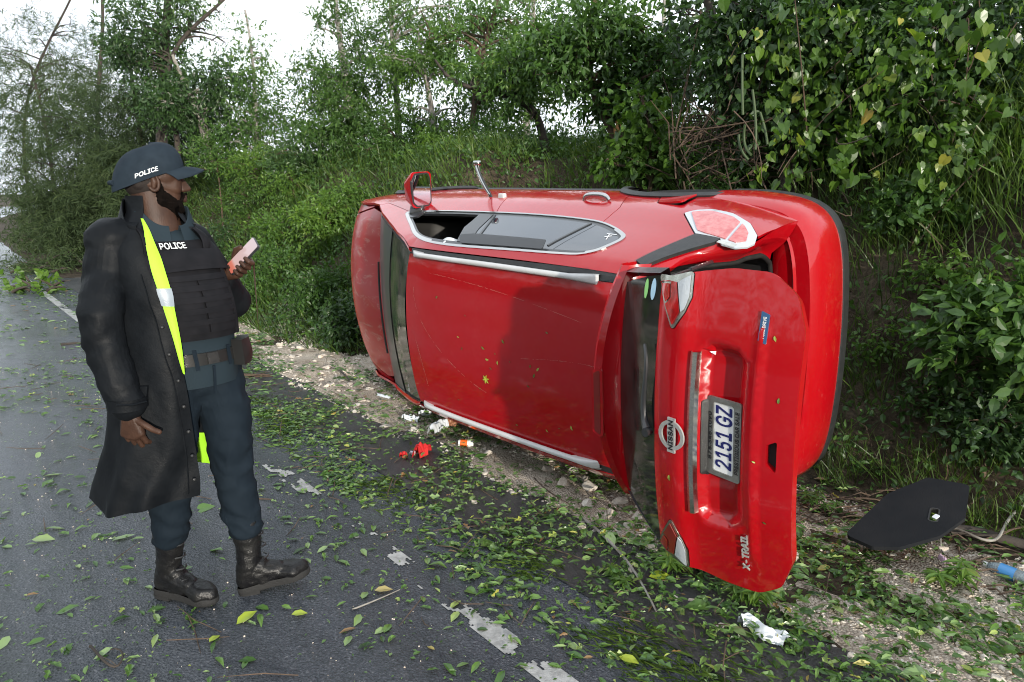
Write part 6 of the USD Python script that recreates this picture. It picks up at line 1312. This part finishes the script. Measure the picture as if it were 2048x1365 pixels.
obj('gravel',gravel(26000,-2.6,8.5,.95,2.7,.004,.014,.40,5,1.9),'limestone',kind='stuff',label='pale crushed limestone spread along the verge',cat='gravel')
obj('rubble',gravel(22000,-2.6,8.5,1.0,2.6,.006,.021,.44,15,2.2),'limestone',kind='stuff',label='chunky pale limestone rubble heaped along the verge',cat='rubble')
obj('fine_gravel',gravel(16000,-2.6,9,.75,2.8,.002,.006,.40,6),'limestone_pink',kind='stuff',label='fine pinkish grit between the pale stones',cat='gravel')
obj('road_grit',gravel(1300,-1.8,7,-3.2,.8,.0015,.0055,.30,7,2.5),'limestone_pink',kind='stuff',label='small pale grit scattered on the asphalt',cat='gravel')
ms=[]
for _ in range(420):
    s,m=rng.uniform(-2,7),rng.uniform(.1,2.6) if rng.random()<.75 else rng.uniform(-3,.1); a=from_sn(np.array(s),np.array(m),.012+.03*rng.random()*(m>.2)); d=unit(rng.normal(0,1,3)*[1,1,.08])*rng.uniform(.03,.16); ms.append(tube([a-d,a+rng.normal(0,.012,3)*[1,1,.3],a+d],[.0022,.0028,.0012],4,cap=False))
obj('twig_litter',join(*ms),'bark_brown',kind='stuff',label='short broken twigs scattered through the fallen leaves',cat='twigs')
# --- sticks and branches
def stick(name,label,pts,rad,m='bark_brown',z=.012,side=0,cat='stick'):
    P=np.array([on_ground(G(a,b,0.),z+(c[0] if c else 0)) for a,b,*c in pts]); ms=[tube(P,np.linspace(rad,rad*.45,len(P)),8,refine=16)]
    for k in range(side):
        i=P[int(rng.integers(0,len(P)-1))]; e=i+np.array([rng.normal(0,.08),rng.normal(0,.08),.03]); ms.append(tube([i,(i+e)/2+rng.normal(0,.01,3),e],[rad*.4,rad*.3,rad*.15],5))
    return obj(name,join(*ms),m,smooth=50,label=label,cat=cat)
stick('broken_branch','thick reddish brown stick on the gravel right of the officer\'s knee',[(470,756),(505,754),(546,751)],.026,'bark_brown',.02)
stick('broken_branch','long thin grey twig lying from the car\'s tailgate down to the asphalt',[(1165,1040),(1215,1085),(1262,1140),(1290,1190),(1312,1235)],.009,'bark_grey',.03,2)
stick('twig','curled dark twig on the road below the officer',[(180,1300),(205,1325),(235,1340),(245,1312),(215,1308)],.006,'bark_dark',.012,1)
stick('twig','dark twig on the road beside the officer\'s sleeve',[(122,692),(150,689),(180,687)],.018,'bark_dark',.01)
stick('twig','pale straight twig on the road beside the worn line',[(705,1225),(755,1205),(800,1185)],.004,'grass_stem' if False else 'bark_grey',.01)
stick('twig','thin yellow stem beside the white line at the bottom',[(1120,1255),(1160,1295),(1210,1330)],.003,'green_stem',.01)
stick('twig','reddish twig right of the officer\'s shin',[(510,1001),(548,1003)],.006,'bark_brown',.008)
stick('twig','small bare twig on the gravel before the car\'s nose',[(680,735),(692,748),(700,765)],.012,'bark_dark',.05,2)
stick('twig','thin brown twig across the gravel beside the roof rail',[(1068,955),(1100,985),(1140,1010)],.005,'bark_brown',.03)
def rbank(px,py,up=0.): p=hit_ground(px,py); return p+[0,0,up]
P=[rbank(2070,1030,.10),rbank(2010,1075,.10),rbank(1940,1098,.08),rbank(1900,1082,.08),rbank(1868,1085,.06),rbank(1862,1100,.03)]
obj('pale_root',join(tube(P,[.009,.008,.007,.006,.005,.004],8,refine=24),tube([P[3]*.3+P[4]*.7,rbank(1880,1108,.03),rbank(1890,1118,.02)],[.005,.004,.003],6)),'bark_grey',smooth=60,label='pale curving root in the ditch at the right edge',cat='root')
obj('dark_log',tube([rbank(1890,1072,.03),rbank(1960,1085,.05),rbank(2030,1105,.05),rbank(2090,1120,.05)],[.030,.034,.036,.036],10,refine=16),'bark_dark',smooth=60,label='dark wet log lying in the ditch behind the pale root',cat='log')
ms=[]
for _ in range(60):
    a=rbank(rng.uniform(1600,1800),rng.uniform(990,1060),.01); b=a+np.array([rng.normal(0,.28),rng.normal(0,.10),rng.uniform(0,.05)]); b=on_ground(b,.015); ms.append(tube([a,(a+b)/2+[0,0,.03],b],[.005,.004,.002],4,cap=False))
for _ in range(34):
    a=rbank(rng.uniform(1900,2060),rng.uniform(1080,1200),.01); b=on_ground(a+np.array([rng.normal(.1,.25),rng.normal(0,.10),0]),.015); ms.append(tube([a,(a+b)/2+[0,0,.03],b],[.006,.005,.003],4,cap=False))
obj('dead_twigs',join(*ms),'bark_brown',label='heap of thin dead twigs between the tailgate and the black panel',cat='twigs',kind='stuff')
# fallen branches across the far road
def branch_heap(label,px,py,w,dep,n,leaf,L,Wd,tpl,name='fallen_branch',h=.5,dirx=1.):
    c=G(px,py,0.); k=c[1]/FOCAL; t=thing(name,label,'branch'); ms=[]; Q=[]
    for i in range(9):
        a=c+np.array([rng.uniform(-w,w)*k*.6,rng.uniform(-dep,dep),.04]); b=a+np.array([rng.uniform(.4,1.)*w*k*rng.choice([-1,1]),rng.uniform(-.5,.5)*dep,rng.uniform(.0,h)]); m_=(a+b)/2+[0,0,.1*h]; obj('limb',tube([a,m_,b],[.03,.02,.006],6,refine=8),'bark_dark',t,smooth=60)
        u=rng.random((n//9,1)); Q.append(a+(b-a)*u+rng.normal(0,.10,(n//9,3))*[1.4,1.4,.8])
    Q=np.vstack(Q); Q[:,2]=np.maximum(Q[:,2],.04); me=twigs(Q,8,.3,L,Wd,tpl,.25); v=me[0]; v[:,2]=np.maximum(v[:,2],.012); obj('foliage',me[:2],leaf,t,tint=me[2])
branch_heap('heap of feathery casuarina branches fallen across the far road',100,505,70,1.6,300,'needle_leaf',.24,.014,'diamond',h=.8)
branch_heap('feathery bough lying on the road edge behind the officer\'s shoulder',110,535,60,.8,170,'needle_leaf',.22,.012,'diamond',h=.5)
branch_heap('low leafy branch with yellow-green leaves on the road at far left',70,585,60,.35,27,'leaf_light',.14,.10,'heart',h=.4,name='leafy_branch')
branch_heap('dark strip of flattened branches across the road beside the officer',90,545,80,.5,140,'needle_leaf',.2,.012,'diamond',h=.2)
# --- weeds growing round the tailgate
def weed(label,px,py,n,L,h,leaf='leaf_mid',z=0.):
    c=on_ground(G(px,py,-.06)); t=thing('weed',label,'weed'); st=[];parts=[]
    for k in range(n):
        a=rng.uniform(0,6.28); e=c+np.array([math.cos(a)*.10*rng.random(),math.sin(a)*.10*rng.random(),h*rng.uniform(.5,1.1)]); st.append(tube([c+rng.normal(0,.02,3)*[1,1,0],(c+e)/2,e],[.003,.0025,.002],4,cap=False))
        for lev in (1.,.7):
            q=6; b=np.linspace(0,6.28,q,endpoint=False)+rng.random(); D=np.stack([np.cos(b),np.sin(b),np.full(q,-.1)],1); p=c+(e-c)*lev; parts.append(leafmesh(np.tile(p,(q,1)),D,np.tile([0,0,1.],(q,1))+rng.normal(0,.2,(q,3)),L*rng.uniform(.8,1.15,q),L*.27,'oval',np.clip(rng.normal(.55,.15,q),0,1)))
    obj('stem',join(*st),'green_stem',t); me,ti=merge(parts); obj('foliage',me,leaf,t,tint=ti)
weed('star-leaved weed under the tailgate\'s lower lamp',1395,1150,6,.055,.16); weed('star-leaved weed before the model lettering of the tailgate',1480,1170,12,.07,.24); weed('broad tuft of green leaves below the tailgate\'s lower corner',1500,1225,9,.075,.12,'leaf_light'); weed('leafy tuft left of the star-leaved weeds',1350,1170,5,.08,.12,'leaf_light'); weed('weed with upright leaves before the black panel',1740,1095,5,.07,.14,'leaf_light'); weed('pale green weed under the black panel\'s right end',1830,1100,3,.06,.12,'leaf_light'); weed('leafy weed beside the ditch at lower right',1890,1165,5,.09,.14,'leaf_light'); weed('small weed on the verge beside the bumper\'s foot',1640,1010,6,.06,.12); weed('low yellow-green sprig on the asphalt edge',1230,1190,4,.06,.05,'leaf_light')
# --- rubbish
mat('white_cloth',(.66,.69,.70),.8,var=(.58,.62,.64),vs=14,bump=.3,bs=40); mat('red_cloth',(.45,.012,.012),.85,bump=.4,bs=60); mat('paper',(.60,.64,.68),.7,bump=.2,bs=20); mat('brown_wrapper',(.28,.12,.06),.5)
mat('orange_label',(.80,.13,.02),.4); mat('can_white',(.66,.68,.64),.35); mat('shelf_felt',(.013,.0145,.017),.9,bump=.3,bs=160,var=(.018,.019,.021),vs=5,spec=.08); mat('clear_plastic',(.55,.66,.72),.08,trans=.8,ior=1.35); mat('bottle_label',(.06,.22,.48),.35); mat('pink_cloth',(.55,.38,.50),.7)
def rag(name,label,cat,m,px,py,pts,wd,h=.03,seed=0,z=.02,flat=1.):
    r=np.random.default_rng(seed); P=np.array([on_ground(G(px+a,py+b,-.03),z) for a,b in pts]); t=np.linspace(0,1,len(P)); c=CubicSpline(t,P)(np.linspace(0,1,26)); w_=PchipInterpolator(t,wd)(np.linspace(0,1,26))
    d=unit(np.gradient(c,axis=0)*[1,1,0]); l=np.stack([-d[:,1],d[:,0],0*d[:,0]],1); R=[]
    for k in range(26):
        row=[]
        for u in np.linspace(-1,1,15):
            p=c[k]+l[k]*w_[k]*u*(1-.15*abs(math.sin(k*.9))); hh=h*(1-u*u)**.5*(.55+.9*meshkit.noise(np.array([k*.35,u*2.2,seed*3.]),seed))+.004; row.append(p+[0,0,hh])
        R.append(row)
    R=np.array(R); R2=R.copy(); R2[...,2]-=.006
    return obj(name,join(grid_mesh(R),grid_mesh(R2)),m,smooth=70,label=label,cat=cat)
rag('white_cloth','white cloth scrap shaped like a sock on the gravel at lower right','cloth','white_cloth',1525,1285,[(-46,-18),(-20,-14),(0,2),(22,8),(48,18)],[.018,.024,.030,.040,.030],.035,1)
rag('red_rag','crumpled red rag on the leaves at the road edge','rag','red_cloth',848,922,[(-16,6),(-2,-4),(12,-6)],[.03,.05,.035],.065,2)
rag('red_rag','small red scrap left of the crumpled red rag','rag','red_cloth',808,928,[(-6,0),(0,-2),(6,2)],[.012,.02,.01],.03,3)
rag('white_paper','crumpled white paper on the gravel beside the car roof','paper','paper',822,838,[(-16,0),(0,-2),(16,2)],[.02,.035,.015],.035,4)
rag('white_paper','white paper sheet half covering a brown wrapper','paper','paper',876,862,[(-14,8),(0,-6),(16,-14)],[.03,.05,.04],.05,5)
rag('white_paper','thin white scrap lying on the gravel before the windscreen','paper','paper',768,792,[(-12,-4),(0,0),(12,4)],[.015,.02,.01],.015,6)
rag('white_paper','folded bluish paper right under the roof corner','paper','paper',850,822,[(-10,2),(0,0),(12,0)],[.02,.025,.02],.03,7)
rag('brown_wrapper','crumpled brown wrapper under the roof rail','wrapper','brown_wrapper',900,846,[(-14,-2),(0,0),(14,2)],[.02,.03,.02],.04,8)
rag('pink_scrap','small pinkish white scrap at the end of the pale root','scrap','pink_cloth',1886,1118,[(-8,-6),(0,0),(8,6)],[.006,.010,.016],.02,9,.05)
rag('white_paper','small white scrap beside the red rag','paper','paper',826,920,[(-5,0),(0,-1),(5,0)],[.008,.012,.008],.015,10)
# pill bottle
c=on_ground(G(932,892,-.04),.03); d=unit(np.array([.95,-.10,0.])); 
pb=thing('pill_bottle','small white bottle with an orange label lying by the roof rail','bottle')
l_=lambda a,b,r0,r1: tube([c+d*a,c+d*b],[r0,r1],20)
obj('bottle_body',join(l_(-.055,.030,.027,.027),l_(.030,.040,.027,.018)),'can_white',pb,smooth=40); obj('label',l_(-.040,.012,.0276,.0276),'orange_label',pb,smooth=40); obj('cap',l_(.040,.056,.020,.020),'can_white',pb,smooth=40)
# water bottle
c=rbank(2025,1165,.04); d=unit(np.array([.55,-.8,0.])); wb=thing('plastic_bottle','clear plastic water bottle with blue label in the ditch at right edge','bottle')
pr=[(-.13,.012),(-.115,.013),(-.11,.020),(-.07,.034),(-.02,.035),(-.01,.032),(.0,.035),(.06,.035),(.10,.034),(.115,.026)]
obj('bottle_body',tube([c+d*a for a,_ in pr],[r for _,r in pr],22),'clear_plastic',wb,smooth=40); obj('label',tube([c+d*-.062,c+d*.01],[.0365,.0365],22,cap=False),'bottle_label',wb,smooth=40); obj('cap',tube([c+d*-.135,c+d*-.118],[.0145,.0145],16),'orange_label' if False else 'can_white',wb,smooth=40)
# grey broken trim pieces
for px,py,L,lb_ in ((742,865,.05,'small black lump of broken trim on the leaves'),(868,878,.08,'flat grey shard of broken trim beside the white paper'),(1075,1012,.05,'black broken clip lying on the asphalt edge')):
    c=on_ground(G(px,py,-.03),.015); q=rounded(Polygon([(-L,-L*.25),(L*.7,-L*.4),(L,.1*L),(-L*.4,L*.4)]),.004); obj('trim_shard',plate(q,.012,c,(.8,.5,.1),(-.5,.8,.05)),'black_plastic',smooth=30,label=lb_,cat='car part')
# luggage cover
sh=thing('luggage_cover','black felt luggage cover board from the car propped on the ditch edge','board')
cc=[G(1690,1070,.06),G(1775,990,.17),G(1855,962,.22),G(1940,970,.25),G(1930,1040,.16),G(1880,1075,.11),G(1800,1102,.05),G(1745,1096,.05)]
C=np.array(cc); c0=C.mean(0); u_,s_,vt=np.linalg.svd(C-c0); xa,ya=vt[0],vt[1]; za=np.cross(xa,ya)
if za[2]<0: ya=-ya; za=-za
poly=rounded(Polygon([((q-c0)@xa,(q-c0)@ya) for q in C]),.03); hs=hit=np.array(G(1868,1030,.16)); hx_,hy_=(hs-c0)@xa,(hs-c0)@ya
slot_=shapely.affinity.translate(shapely.affinity.rotate(rounded(shapely.box(-.055,-.020,.055,.020),.012),25),hx_,hy_)
obj('board',plate(poly.difference(slot_),.022,c0-za*.011,xa,ya),'shelf_felt',sh,smooth=30)
obj('slot_lining',plate(slot_.buffer(.004).difference(slot_.buffer(-.003)),.026,c0-za*.013,xa,ya),'black_plastic',sh)
obj('slot_tag',plate(shapely.affinity.translate(rounded(shapely.box(-.018,-.012,.018,.012),.005),hx_-.01,hy_-.016),.004,c0+za*.013,xa,ya),'paper',sh)
